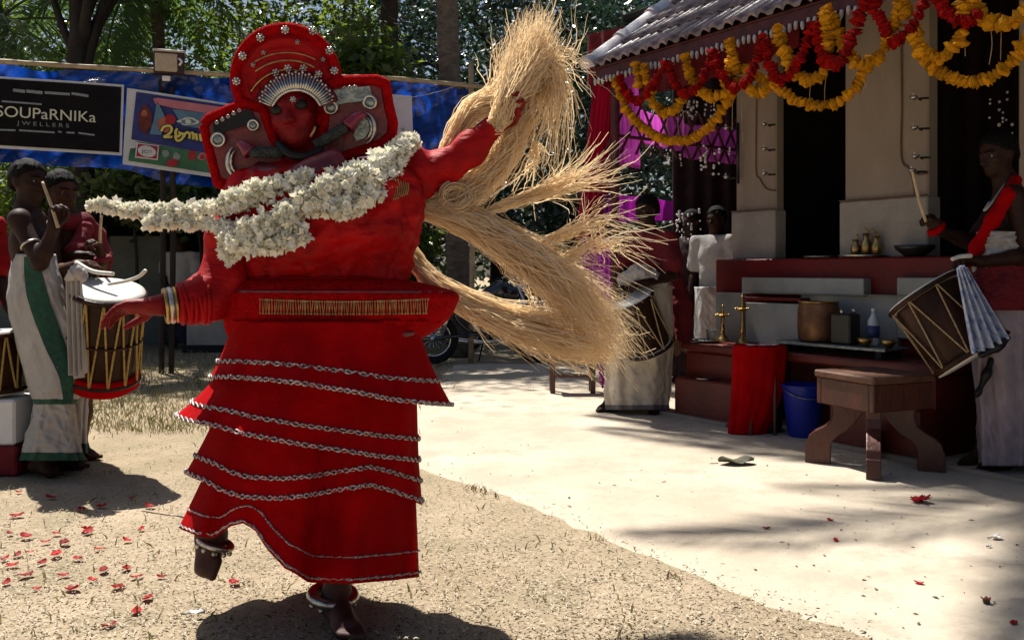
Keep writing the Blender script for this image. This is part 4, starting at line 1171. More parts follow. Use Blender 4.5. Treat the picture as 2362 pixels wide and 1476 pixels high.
solid(obj('cloth', drape([sw(sE - .1, -.2, 1.72), sw(sE, .1, 1.70), sw(sE, .5, 1.68)], [sw(sE - .1, -.2, 1.48), sw(sE, .1, 1.50), sw(sE, .5, 1.52)], 6, .03, seed=4), MT['purple_cloth'], pk, smooth=True), .002)
solid(obj('cloth', drape([sw(sE, .60, 2.34), sw(sE + .02, 1.2, 2.36), sw(sE, 2.3, 2.40)], [sw(sE, .60, 2.06), sw(sE + .02, 1.2, 2.04), sw(sE, 2.3, 2.08)], 12, .02, seed=3), MT['pink_sheer'], pk, smooth=True), .002)
for k in range(15):
    for sg in (-1, 1):
        d0 = -.05 + k * .16; a_ = sw(sE + .03 + .006 * sg, d0, 2.44); b_ = sw(sE + .03 + .006 * sg, d0 + sg * .22, 2.04)
        obj('lattice_lath', tube([a_, b_], .011, 5), MT['eave_wood'], pk)
obj('lattice_lath', tube([sw(sE + .05, -.15, 2.17), sw(sE + .05, 2.3, 2.15)], .014, 6), MT['eave_wood'], pk)
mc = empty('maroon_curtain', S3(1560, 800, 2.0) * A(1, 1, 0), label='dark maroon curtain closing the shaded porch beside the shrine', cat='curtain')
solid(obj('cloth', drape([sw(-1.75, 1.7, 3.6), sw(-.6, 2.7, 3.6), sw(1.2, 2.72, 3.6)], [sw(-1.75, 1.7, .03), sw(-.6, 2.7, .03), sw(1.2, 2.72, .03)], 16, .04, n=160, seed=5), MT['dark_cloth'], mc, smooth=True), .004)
obj('valance', drape([sw(-1.4, .3, 3.25), sw(-.5, .5, 3.25), sw(.7, .6, 3.25)], [sw(-1.4, .3, 2.75), sw(-.5, .5, 2.62), sw(.7, .6, 2.75)], 10, .03, n=120, seed=6), MT['maroon_cloth'], mc, smooth=True)
bd = empty('light_dots', S3(1560, 420, .5), label='small white dots standing in for light through netting in the porch', cat='bead curtain')
rb = np.random.default_rng(77)
def light_dot_row(px, y0, y1, d, n):  # rows of small white balls in place of dots of light through netting
    parts = []; top_ = S3(px, y0, d); bot_ = S3(px + rb.uniform(-6, 6), y1, d)
    for k in range(n):
        t = rb.uniform(.1, 1); parts.append(sphere(top_ * (1 - t) + bot_ * t, rb.uniform(.006, .013), 6, 4))
    obj('dot_row', join(parts), MT['light_dot'], bd, smooth=True)
for k in range(16): light_dot_row(rb.uniform(1405, 1690), 325 + rb.uniform(-8, 20), rb.uniform(375, 415), rb.uniform(.3, .8), 5)
for k in range(10): light_dot_row(rb.uniform(1572, 1650), 228, rb.uniform(265, 308), rb.uniform(.6, .9), 7)
for k in range(9): light_dot_row(rb.uniform(1555, 1618), 478, rb.uniform(530, 560), rb.uniform(.6, .9), 6)
for k in range(5): light_dot_row(rb.uniform(2280, 2345), 170, rb.uniform(260, 330), 1.2, 3)

# ------------------------------------------------------------------ things standing on the shrine
def brass_lamp(px, base_py, top_py, d, lab):
    b = sloc(px, base_py, d); b[2] = ZP + .012; q = sw(*b); h = (base_py - top_py) / F * q[1]
    t = empty('standing_lamp', q, label=lab, cat='oil lamp', group='brass standing lamps on the plinth')
    obj('base', lathe([(.05, 0), (.052, .01), (.035, .03), (.016, .06), (.014, .08)], 18, q), MT['brass'], t, smooth=True)
    obj('stem', lathe([(.010, .06), (.018, .10), (.009, .13), (.016, h * .45), (.009, h * .5), (.015, h * .62), (.008, h * .7)], 14, q), MT['brass'], t, smooth=True)
    obj('oil_dish', lathe([(.008, h * .66), (.045, h * .70), (.055, h * .73), (.050, h * .735), (.010, h * .715)], 18, q), MT['brass'], t, smooth=True)
    obj('finial', lathe([(.007, h * .72), (.013, h * .80), (.005, h * .86), (.012, h * .92), (.001, h * 1.0)], 12, q), MT['brass'], t, smooth=True)
    for k in range(4):
        a = k * 1.571 + .4; obj('spout', sphere(q + A(.058 * math.cos(a), .058 * math.sin(a), h * .73), (.012, .012, .006), 8, 4), MT['brass'], t, smooth=True)
brass_lamp(1667, 786, 700, .36, 'brass standing oil lamp, left of the pair on the plinth')
brass_lamp(1712, 788, 676, .34, 'taller brass standing oil lamp, right of the pair on the plinth')
def onp(px, py, d, z=None):
    a = sloc(px, py, d); a[2] = ZP if z is None else z; return sw(*a)
q = onp(1640, 775, .38)
t = empty('metal_cup', q, label='pale small metal cup left of the brass lamps', cat='cup'); obj('bowl', lathe([(.030, 0), (.036, .05), (.042, .085), (.038, .085), (.030, .01)], 16, q + A(0, 0, .012)), MT['tile_white'], t, smooth=True)
q = onp(1630, 785, .30)
t = empty('tray', q, label='dark round tray at the left corner of the plinth', cat='tray'); obj('plate', lathe([(.10, .0), (.115, .012), (.11, .014), (.09, .004)], 22, q + A(0, 0, .012)), MT['silver_dull'], t, smooth=True)
# long low board carrying vessels
a = sloc(1812, 790, .34); b = sloc(2072, 805, .34)
t = empty('offering_board', sw((a[0] + b[0]) / 2, .30, ZP), label='long dark low board carrying vessels on the plinth', cat='board')
obj('top', box(sw((a[0] + b[0]) / 2, .33, ZP + .06), (b[0] - a[0], .26, .022), SR, .005), MT['silver_dull'], t)
for s_ in (a[0] + .06, b[0] - .06): obj('leg', box(sw(s_, .33, ZP + .024), (.04, .22, .046), SR), MT['shed_dark'], t)
ZB = ZP + .073
q = onp(1888, 785, .36, ZB); h = .27
t = empty('copper_pot', q, label='large brown copper pot on the dark board', cat='pot')
obj('vessel', lathe([(.115, 0), (.135, .02), (.14, .10), (.138, h - .05), (.128, h - .02), (.135, h), (.125, h - .002), (.12, h - .03)], 28, q), mat('old_copper', (.20, .10, .05), (.09, .04, .022), rough=.45, metal=.5, scale=8), t, smooth=True)
obj('rim', torus(q + A(0, 0, h), (0, 0, 1), .131, .007, 28, 6), MT['brass'], t, smooth=True)
q = onp(1950, 790, .33, ZB)
t = empty('black_box', q, label='black box right of the copper pot', cat='box')
obj('case', box(q + A(0, 0, .10), (.15, .12, .20), SR, .01), MT['black_plastic'], t)
obj('knob', sphere(q + A(-.03, -.02, .215), .016, 8, 6), MT['silver'], t, smooth=True); obj('knob', sphere(q + A(.05, -.02, .22), .018, 8, 6), MT['silver'], t, smooth=True)
q = onp(2015, 795, .36, ZB)
t = empty('bottle', q, label='clear bottle with dark blue label on the board', cat='bottle')
obj('glass', lathe([(.034, 0), (.036, .02), (.036, .16), (.014, .20), (.013, .225)], 18, q), MT['water_bottle'], t, smooth=True)
obj('label_band', lathe([(.0368, .05), (.0368, .13)], 18, q), MT['blue_label'], t, smooth=True); obj('cap', lathe([(.015, .222), (.015, .24)], 12, q), MT['paper'], t, smooth=True)
for k, (px, l) in enumerate(((1995, 'dark brown small bowl behind the bottle foot'), (2050, 'dark brown small bowl at the right end of the board'))):
    q = onp(px, 800, .28, ZB); t = empty('bowl', q, label=l, cat='bowl'); obj('vessel', lathe([(.02, 0), (.045, .03), (.05, .05), (.045, .05), (.02, .01)], 18, q), MT['brass'], t, smooth=True)
# on the altar top
for k, (px, hh, l) in enumerate(((1974, .11, 'left'), (1998, .15, 'middle'), (2022, .13, 'right'))):
    q = onp(px, 575, .72, za); t = empty('brass_pot', q, label='small brass pot, %s of the three on the altar' % l, cat='pot', group='brass pots on the altar')
    obj('vessel', lathe([(.022, 0), (.034, .02), (.036, hh * .5), (.018, hh * .75), (.026, hh), (.020, hh)], 16, q + A(0, 0, .018)), MT['brass'], t, smooth=True)
    obj('stopper', tube(spline([q + A(0, 0, hh), q + A(.012, 0, hh + .03), q + A(.008 - .02 * k, 0, hh + .055)], 6), .007, 6), MT['brass'], t, smooth=True)
q = onp(1990, 580, .70, za); t = empty('tray', q, label='shallow metal tray under the brass pots', cat='tray'); obj('plate', lathe([(.15, 0), (.17, .014), (.165, .016), (.14, .004)], 28, q + A(0, 0, .002)), MT['silver'], t, smooth=True)
q = onp(1890, 588, .68, za); t = empty('tray', q, label='flat metal tray at the left of the altar top', cat='tray'); obj('plate', lathe([(.10, 0), (.115, .012), (.11, .014), (.09, .004)], 28, q + A(0, 0, .002)), MT['silver_dull'], t, smooth=True)
q = onp(2110, 585, .72, za); t = empty('dark_bowl', q, label='wide dark bowl on the altar near the broad pier', cat='bowl'); obj('vessel', lathe([(.06, 0), (.12, .05), (.13, .075), (.12, .075), (.05, .012)], 22, q + A(0, 0, .002)), MT['black_plastic'], t, smooth=True)
q = onp(1626, 868, .06, ZS)
t = empty('foil_plate', q, label='shiny flat foil plate on the lower step', cat='plate'); obj('plate', lathe([(.06, 0), (.075, .010), (.07, .011), (.05, .003)], 18, q + A(0, 0, .001)), MT['silver'], t, smooth=True)

# ------------------------------------------------------------------ red cloth covered stand, black bin and blue bucket
c = Gd(1738, 1000); YC = c[1]
t = empty('cloth_stand', c, label='small stand draped in bright red cloth in front of plinth', cat='stand')
sv = ploft([(797, 1692, 1812), (812, 1690, 1815), (900, 1688, 1806), (960, 1684, 1786), (1002, 1680, 1765)], YC, .62, 72, 30, fold=.13, nf=8, seed=9)
solid(obj('cloth', sv, MT['red_cloth'], t, smooth=True), .004)
a = P(1692, 797, YC); b = P(1812, 797, YC); mx = (a + b) / 2
obj('top', lathe([(.001, 0), ((b[0] - a[0]) / 2 * .97, 0), ((b[0] - a[0]) / 2 * .99, -.012)], 30, mx), MT['red_cloth'], t)
for k in range(4): obj('leg', tube([mx + A(.08 * (1 if k % 2 else -1), .08 * (1 if k // 2 else -1), -.02), A(mx[0] + .08 * (1 if k % 2 else -1), YC + .08 * (1 if k // 2 else -1), 0)], .012, 6), MT['stool_wood'], t)
for k, (dx, dy_, rz) in enumerate(((-.06, -.05, .3), (.02, -.08, -.4), (.08, -.02, .9))):
    tt = empty('paper_scrap', mx + A(dx, dy_, .004), label='white paper scrap, %s of three on the red stand' % ('left', 'middle', 'right')[k], cat='paper', group='paper scraps on the red stand')
    obj('sheet', (np.array([(-.05, -.03, .002), (.05, -.035, .012), (.045, .03, .004), (-.045, .035, .014)]) @ np.array([[math.cos(rz), math.sin(rz), 0], [-math.sin(rz), math.cos(rz), 0], [0, 0, 1]]) + mx + A(dx, dy_, .004), [[0, 1, 2, 3]]), MT['paper'], tt)
c = Gd(1772, 996); t = empty('black_bin', c, label='black plastic bin between the red stand and blue bucket', cat='bin')
hb = (996 - 905) / F * c[1]
obj('body', lathe([(.085, 0), (.09, .02), (.105, hb), (.098, hb), (.08, .02)], 26, c), MT['black_plastic'], t, smooth=True)
obj('rim', torus(c + A(0, 0, hb), (0, 0, 1), .105, .006, 28, 6), MT['black_plastic'], t, smooth=True)
c = Gd(1853, 1006); t = empty('bucket', c, label='bright blue plastic bucket beside the wooden stool', cat='bucket')
hb = (1010 - 890) / F * c[1]
obj('body', lathe([(.001, .004), (.098, .0), (.102, .01), (.136, hb - .02), (.142, hb), (.135, hb), (.097, .014), (.001, .012)], 36, c), MT['blue_plastic'], t, smooth=True)
obj('rim', torus(c + A(0, 0, hb - .006), (0, 0, 1), .142, .008, 36, 8), MT['blue_plastic'], t, smooth=True)
hp = [c + A(.14 * math.cos(a), .14 * math.sin(a), hb - .02 - .075 * math.sin(a) * 0 - .06 * abs(math.sin(a))) for a in np.linspace(math.pi, 2 * math.pi, 16)]
obj('handle', tube(np.array(hp) - A(0, .012, 0), .004, 6), MT['silver_dull'], t, smooth=True)

# ------------------------------------------------------------------ heavy carved stool: slab, deep apron, two crossed leg boards
cst = A(2.03, 4.98, 0); half = .225; zt = .535
t = empty('wooden_stool', cst, label='heavy brown wooden stool with curved plank legs on sandy court', cat='stool')
az = R(23); ex = A(math.cos(az), math.sin(az), 0); ey = A(-ex[1], ex[0], 0); Ms = np.stack([ex, ey, A(0, 0, 1)], 1)
obj('top', box(cst + A(0, 0, zt - .02), (half * 2, half * 2, .04), Ms, .008), MT['worn_wood'], t)
for q_, e_ in (((0, -1), ex), ((0, 1), ex), ((-1, 0), ey), ((1, 0), ey)):
    cc = cst + ex * q_[0] * (half - .028) + ey * q_[1] * (half - .028) + A(0, 0, zt - .115)
    sz = (half * 2 - .02, .035, .150) if q_[0] == 0 else (.035, half * 2 - .092, .150)
    obj('apron', box(cc, sz, Ms, .006), MT['stool_wood'], t)
leg = [(.02, .40), (.20, .40), (.235, .36), (.225, .30), (.24, .25), (.285, .215), (.335, .19), (.375, .155), (.385, .115), (.395, .105), (.395, 0), (.245, 0), (.245, .10), (.235, .135), (.20, .17), (.15, .20), (.10, .25), (.06, .30), (.02, .32)]
for k in range(4):
    a = az + R(45) + k * R(90); e_ = A(math.cos(a), math.sin(a), 0)
    o = obj('leg', prism([(x * .92 + .0, z) for x, z in leg], cst, e_, A(0, 0, 1), np.cross(e_, A(0, 0, 1)), .075), MT['stool_wood'], t)
    mb = o.modifiers.new('bevel', 'BEVEL'); mb.width = .006; mb.segments = 2
obj('centre_block', box(cst + A(0, 0, .36), (.09, .09, .10), Ms), MT['stool_wood'], t)
# small bench at the far side of the court
c = Gd(1352, 908)
t = empty('small_bench', c, label='small reddish wooden bench left of the middle drummer', cat='bench')
obj('top', box(c + A(-.12, .05, .40), (.46, .24, .03), None, .006), MT['red_oxide'], t)
obj('apron', box(c + A(-.12, -.05, .35), (.42, .02, .06), None, .004), MT['red_oxide'], t)
for dx, dy_ in ((.06, 0), (-.30, 0), (.06, .16), (-.30, .16)): obj('leg', box(c + A(dx, dy_, .195), (.045, .045, .39), None, .005), MT['stool_wood'], t)
obj('stretcher', box(c + A(-.12, 0, .16), (.34, .02, .03)), MT['stool_wood'], t)
q = P(1388, 800, c[1] + .1)
t = empty('purple_cloth', q * A(1, 1, 0), label='purple cloth hanging over the end of the small bench', cat='cloth')
solid(obj('cloth', drape([c + A(.10, .0, .42), c + A(.13, .10, .42), c + A(.12, .20, .42)], [c + A(.14, -.02, .05), c + A(.17, .10, .08), c + A(.15, .22, .05)], 3, .015, 30, 12, seed=3), MT['purple_cloth'], t, smooth=True), .003)

# ------------------------------------------------------------------ the dancer
YD = 2.80
def D(px, py, dy=0.0): return P(px, py, YD + dy)
def RP(px, py, Q, N, off=0.0):
    dr = A((px - HX) / F, 1, -(py - HY) / F); o = A(0, 0, CH); q = Q + N * off
    return o + dr * (np.dot(q - o, N) / np.dot(dr, N))
dn = empty('person', Gd(770, 1438), label='dancer in red costume, disc headdress and flying straw, standing on one leg', cat='person')
J = dict(head=D(683, 262, .0), neck=D(712, 372, .03), face=A(-.05, -1, -.06), up=A(-.18, 0, 1),
         shL=D(600, 432, .0), shR=D(892, 398, .05), elL=D(512, 640, -.02), wrL=D(372, 704, -.12), elR=D(1030, 384, .06), wrR=D(1142, 290, .04),
         hiL=D(670, 800, .03), hiR=D(810, 800, .03), knL=D(560, 1040, -.06), knR=D(790, 1090, -.02), anL=D(486, 1236, .06), anR=D(776, 1376, .0),
         toL=D(470, 1330, .02), toR=Gd(812, 1470, .025))
J['handL'] = (A(-1, -.15, -.05), A(.15, -.35, -1), .42, -1)
J['handR'] = (nrm(D(1185, 235, 0) - J['wrR']), A(-.3, -1, 0), .7, 1)
(Vb, Qb), Hd = body(J, .0075, 1.03)
bo = obj('body', (Vb, Qb), MT['red_skin'], dn, smooth=True)
bo.data.materials.append(MT['foot_skin'])
zz = Vb[Qb].mean(1)[:, 2]; bo.data.polygons.foreach_set('material_index', (zz < .42).astype(np.int32))
# sleeves: puffed gathered cloth on both arms
def sleeve(chain, rad, name, seed, wr=.010, fq=48):
    ch_ = np.array(chain); m_ = max(rad) + .05
    Fd = Field(ch_.min(0) - m_, ch_.max(0) + m_, .008)
    Fd.chain(chain, rad, .03); Fd.wrinkle(wr, fq, seed)
    return obj(name, Fd.mesh(), MT['red_silk'], dn, smooth=True)
sleeve([D(585, 450, 0), D(530, 545, -.01), D(512, 650, -.02), D(480, 690, -.06), D(420, 703, -.10)], [.088, .070, .072, .070, .056], 'sleeve', 1)
sleeve([D(895, 410, .05), D(960, 402, .05), D(1030, 388, .06), D(1085, 340, .05), D(1140, 292, .04)], [.085, .075, .055, .046, .036], 'sleeve', 2)
ax_ = nrm(D(480, 690, -.06) - D(372, 704, -.12))
for k, t_ in enumerate(np.linspace(.18, .88, 7)):
    c = D(402, 704, -.11) * (1 - t_) + D(486, 690, -.055) * t_
    obj('gather', torus(c, ax_ + A(0, 0, .12 * math.sin(k * 2)), .056 + .018 * t_, .0075, 26, 6), MT['red_silk'], dn, smooth=True)
br = obj('bracelet', torus(D(394, 704, -.115), ax_, .047, .010, 36, 8), MT['silver'], dn, smooth=True)
for off in (-.014, .014): obj('bracelet_edge', torus(D(394, 704, -.115) + ax_ * off, ax_, .050, .006, 36, 6), MT['brass'], br, smooth=True)
# bodice
bd_ = ploft([(374, 670, 790), (384, 600, 900), (402, 560, 955), (450, 545, 966), (520, 552, 960), (600, 562, 938), (668, 582, 922)], YD, ([0, .15, .35, .6, .72, .86, 1], [.5, .55, .64, .66, .60, .36, .30]), 180, 90, fold=.10, nf=7, seed=2, foldpow=.4, crease=.013)
solid(obj('bodice', bd_, MT['red_silk'], dn, smooth=True), .006)
Vbd = bd_[0].reshape(90, 180, 3)[:, 2:88].reshape(-1, 3); ub = HX + F * Vbd[:, 0] / Vbd[:, 1]; vb = HY - F * (Vbd[:, 2] - CH) / Vbd[:, 1]
def bod_pt(px, py, off):
    i = np.argmin((ub - px)**2 + (vb - py)**2); return P(px, py, Vbd[i, 1] - off)
for k in range(7):
    obj('embroidery', tube(spline([bod_pt(905 + k * 6, 410 + k * 2, .018), bod_pt(912 + k * 5, 435, .018), bod_pt(908 + k * 5, 462 - k * 2, .018)], 10), .0022, 5), MT['gold_thread'], dn, smooth=True)
# waist cloth in shade and belt board
solid(obj('waist_wrap', ploft([(640, 566, 915), (700, 560, 940), (790, 540, 965)], YD, .50, 80, 14, fold=.04, seed=5), MT['red_cloth'], dn, smooth=True), .004)
belt = ploft([(650, 560, 930), (664, 530, 1000), (680, 516, 1050), (700, 515, 1048), (735, 520, 1028), (768, 528, 985), (775, 545, 960)], YD, .52, 110, 26, fold=.02, seed=6)
bl = obj('belt', belt, MT['red_plush'], dn, smooth=True); solid(bl, .008)
Vbel = belt[0].reshape(26, 110, 3)
def belt_pt(px, py, off):
    """front point of the belt board at a pixel"""
    fr_ = Vbel[:, 2:54].reshape(-1, 3); u = HX + F * fr_[:, 0] / fr_[:, 1]; v = HY - F * (fr_[:, 2] - CH) / fr_[:, 1]
    i = np.argmin((u - px)**2 + (v - py)**2); return P(px, py, fr_[i, 1] - off)
parts = []
for k, x in enumerate(np.linspace(600, 985, 84)):
    sag = 6 * math.sin((x - 590) / 400 * 3.14)
    a = belt_pt(x + 2 * math.sin(k), 690 + sag, .012); b = belt_pt(x + 2 * math.sin(k * 2.1), 722 + sag * .4, .012)
    parts.append(tube([a, b], .0013, 5)); parts.append(sphere(a, .0034, 6, 4)); parts.append(sphere(b, .0034, 6, 4))
obj('bead_row', join(parts), MT['gold_thread'], bl, smooth=True, kind='stuff')
obj('piping', tube(np.array([belt_pt(x, 672 + .004 * (x - 560), .014) for x in np.linspace(545, 1040, 40)]), .005, 6), MT['maroon_panel'], bl, smooth=True)
obj('piping', tube(np.array([belt_pt(x, 742 - .0 * x, .012) for x in np.linspace(540, 1015, 40)]), .006, 6), MT['red_plush'], bl, smooth=True)
obj('sash_knot', tube(spline([belt_pt(830, 770, .03), belt_pt(890, 778, .045), belt_pt(955, 768, .03)], 12), np.array([.006, .012, .015, .017, .017, .016, .015, .014, .012, .010, .008, .005]), 8), mat('sash_brown', (.22, .07, .05), (.12, .03, .03), rough=.7), dn, smooth=True)

# skirt of four overlapping tiers
def tier(top, hem, d0, d1, lift=22, rip=.02, nr=9, seed=0, n=150, m=26, flare=1.0):
    q = np.random.default_rng(seed); a = np.linspace(0, 2 * np.pi, n, endpoint=False)
    hx = [p[0] for p in hem]; hy = [p[1] for p in hem]
    xl, xr = hx[0], hx[-1]; ph = q.uniform(0, 6.28, 3)
    V = np.zeros((m, n, 3))
    f = .55 * np.sin(nr * a + ph[0]) + .3 * np.sin((2 * nr - 3) * a + ph[1]) + .3 * np.sin((nr + 4) * a + ph[2])
    c = np.cos(a); px1 = xl + (xr - xl) * (1 + c) / 2
    py1 = np.interp(px1, hx, hy) - np.where(np.sin(a) < 0, lift * -np.sin(a), 0)
    px0 = top[1] + (top[2] - top[1]) * (1 + c) / 2
    for i in range(m):
        t = i / (m - 1); g = t**flare
        px = px0 * (1 - g) + px1 * g; py = top[0] * (1 - t) + py1 * t
        dd = d0 * (1 - g) + d1 * g
        Yv = YD - np.sin(a) * dd * (1 + rip / max(d1, .01) * 1.6 * f * t)
        px = px + f * rip * F / YD * .35 * t * np.abs(np.sin(a))
        V[i, :, 0] = (px - HX) / F * Yv; V[i, :, 1] = Yv; V[i, :, 2] = CH - (py - HY) / F * Yv
    return V.reshape(-1, 3), grid_faces(m, n, True)[:, ::-1]
def braid_on(V, i_f, name, par, amp=.005, r=.0026, m=26, n=150, per=3.2):
    W = V.reshape(m, n, 3); i = i_f * (m - 1); i0 = min(int(i), m - 2); fr_ = i - i0
    line = W[i0] * (1 - fr_) + W[i0 + 1] * fr_
    line = np.vstack([line, line[:1]])
    L = np.concatenate([[0], np.cumsum(np.linalg.norm(np.diff(line, axis=0), axis=1))])
    k = int(L[-1] / .008); s = np.linspace(0, L[-1], k)
    p = np.stack([np.interp(s, L, line[:, j]) for j in range(3)], 1)
    cen = p.mean(0); out = p - cen; out[:, 2] = 0; out /= np.linalg.norm(out, axis=1, keepdims=True)
    parts = []
    for sg in (1, -1):
        q = p + out * (.007 + .0025 * sg) + A(0, 0, 1) * (amp * np.sin(s / .022 * math.pi * 1.0 + (0 if sg > 0 else math.pi)))[:, None]
        parts.append(tube(q, r, 4, cap=False))
    obj(name, join(parts), MT['braid'], par, smooth=True)
T4 = tier((900, 540, 950), [(414, 1216), (450, 1236), (500, 1240), (530, 1214), (562, 1206), (592, 1222), (618, 1270), (650, 1312), (720, 1342), (800, 1346), (900, 1338), (965, 1330)], .22, .285, 26, .040, 8, 41, flare=1.3)
T3 = tier((820, 540, 952), [(428, 1094), (470, 1112), (510, 1136), (560, 1152), (640, 1156), (730, 1146), (800, 1132), (850, 1124), (900, 1138), (972, 1164)], .22, .302, 24, .022, 9, 42, flare=1.5)
T2 = tier((790, 538, 958), [(406, 962), (440, 975), (500, 985), (560, 1004), (650, 1022), (760, 1040), (860, 1056), (964, 1068)], .225, .332, 40, .020, 9, 43, flare=1.6)
T1 = tier((742, 535, 965), [(486, 872), (540, 872), (620, 878), (720, 890), (820, 908), (900, 924), (980, 934), (1042, 938)], .225, .350, 16, .022, 10, 44, flare=1.5)
for nm, Tv, i2, thin in (('skirt_tier', T4, .86, 1), ('skirt_tier', T3, .84, 0), ('skirt_tier', T2, .80, 0), ('skirt_tier', T1, .70, 0)):
    o = obj(nm, Tv, MT['red_cloth'], dn, smooth=True); solid(o, .003)
    braid_on(Tv[0], .975, 'braid_trim', o, amp=.002 if thin else .0055, r=.0018 if thin else .0027)
    braid_on(Tv[0], i2, 'braid_trim', o, amp=.001 if thin else .0055, r=.0014 if thin else .0027)

# anklets
for c, axx, R0, r0 in ((D(768, 1372, 0), A(.12, -.1, 1), .066, .017), (D(497, 1252, .05), A(.35, .1, 1), .052, .011)):
    o = obj('anklet', torus(c, axx, R0, r0, 44, 10), MT['silver'], dn, smooth=True)
    for k in range(10):
        a = k * .628; e1_ = nrm(np.cross(nrm(axx), A(0, 1, .1))); e2_ = np.cross(nrm(axx), e1_)
        obj('bell', sphere(c + (e1_ * math.cos(a) + e2_ * math.sin(a)) * (R0 + .002) - nrm(axx) * (r0 + .006), .009, 8, 6), MT['silver'], o, smooth=True)

# ------------------------------------------------------------------ headdress
HN = nrm(A(.05, -1, -.10)); HR = nrm(A(.974, 0, .225) - HN * np.dot(A(.974, 0, .225), HN)); HU = np.cross(HN, HR) * -1
HU = HU if HU[2] > 0 else -HU
HC = D(660, 183, -.02)
def HP(px, py, off=0.0): return RP(px, py, HC, HN, off)
hd = obj('headdress_disc', lathe([(.001, .012), (.05, .010), (.055, .016), (.060, .010), (.085, .008), (.090, .014), (.096, .008), (.118, .006), (.123, .013), (.128, .006), (.160, .004), (.165, -.004), (.160, -.016), (.001, -.018)], 64, HC, HN), MT['red_silk'], dn, smooth=True)
obj('rim', torus(HC, HN, .157, .017, 72, 10), MT['red_plush'], hd, smooth=True)
def boss(px, py, off, r0, mt='silver', par=None, petals=7):
    c = HP(px, py, off)
    parts = [lathe([(.001, r0 * .75), (r0 * .35, r0 * .6), (r0 * .5, r0 * .3), (r0 * .55, 0)], 12, c, HN)]
    for k in range(petals):
        a = k * 2 * math.pi / petals; e = HR * math.cos(a) + HU * math.sin(a)
        parts.append(sphere(c + e * r0 * .72 + HN * r0 * .12, r0 * .33, 7, 5))
    obj('boss', join(parts), MT[mt], par, smooth=True)
for (x, y) in ((546, 188), (560, 130), (601, 88), (658, 70), (722, 72), (760, 118), (771, 164)): boss(x, y, .017, .0135, 'silver', hd)
for (x, y) in ((584, 150), (608, 122), (686, 98), (745, 138), (734, 176)): boss(x, y, .012, .008, 'silver', hd, 5)
def arc(cx, cy, rx, a0, a1, off, r0, mt, par, name='arc_band', ry=None, n=30):
    ry = ry or rx
    p = np.array([HP(cx + rx * math.cos(a), cy - ry * math.sin(a), off) for a in np.linspace(R(a0), R(a1), n)])
    return obj(name, tube(p, r0, 6), MT[mt], par, smooth=True)
arc(666, 262, 100, 150, 40, .016, .004, 'brass', hd)
arc(664, 262, 122, 128, 60, .014, .003, 'gold_thread', hd)
arc(662, 262, 140, 122, 62, .014, .0022, 'gold_thread', hd)
# crown: band, fan of spikes, tall pins
cr = arc(684, 268, 60, 158, 22, .085, .0055, 'silver', dn, 'crown')
arc(684, 268, 66, 158, 22, .082, .0045, 'brass', cr, 'crown_band')
arc(684, 268, 73, 158, 24, .078, .003, 'silver', cr, 'crown_band')
solid(obj('crown_plate', (np.array([[HP(684 + r0 * math.cos(a), 268 - r0 * math.sin(a), o_) for a in np.linspace(R(160), R(20), 30)] for r0, o_ in ((58, .084), (88, .066), (104, .03))]).reshape(-1, 3), grid_faces(3, 30)), MT['maroon_panel'], cr, smooth=True), .003)
for k, a in enumerate(np.linspace(R(158), R(24), 31)):
    ln = 90 + 7 * math.sin(k * math.pi / 30) + (4 if k % 2 else 0)
    b0 = HP(684 + 64 * math.cos(a), 268 - 64 * math.sin(a), .086); b1 = HP(684 + ln * math.cos(a), 268 - ln * math.sin(a), .074)
    obj('spike', join([tube(np.array([b0, b0 * .6 + b1 * .4, b1]), np.array([.0042, .0036, .0022]), 6), sphere(b1, .0044, 6, 4)]), MT['silver'], cr, smooth=True)
for (x, y) in ((636, 168), (664, 158), (700, 158), (735, 172)): boss(x, y, .055, .012, 'silver', cr, 6)
boss(676, 230, .095, .010, 'silver', cr, 6)
# red hood framing the face, black hollow eyes
for (x, y) in ((655, 263), (706, 252)):
    obj('eye_ring', sphere(J['head'] + (D(x, y, 0) - D(683, 262, 0)) * 1.0 + A(0, -.078, 0), (.023, .014, .019), 14, 8), MT['black'], dn, smooth=True)
Fd = Field(J['head'] - .2, J['head'] + .2, .008)
Fd.ell(J['head'] + A(.0, .05, .02), (.125, .09, .145), None, 0); Fd.ell(J['head'] + A(.0, .05, -.10), (.12, .08, .09), None, .03)
Fd.ell(J['head'] + A(0, -.04, -.01), (.080, .10, .115), None, .01, 'cut')
obj('hood', Fd.mesh(), MT['red_cloth'], dn, smooth=True)
obj('chin_ornament', tube(spline([D(640, 330, -.07), D(668, 356, -.10), D(705, 362, -.105), D(745, 345, -.08)], 16), .013, 8), MT['black'], dn, smooth=True)
obj('lip_ornament', tube(spline([D(716, 316, -.10), D(724, 302, -.105), D(727, 293, -.10)], 6), .004, 5), MT['gold_thread'], dn, smooth=True)
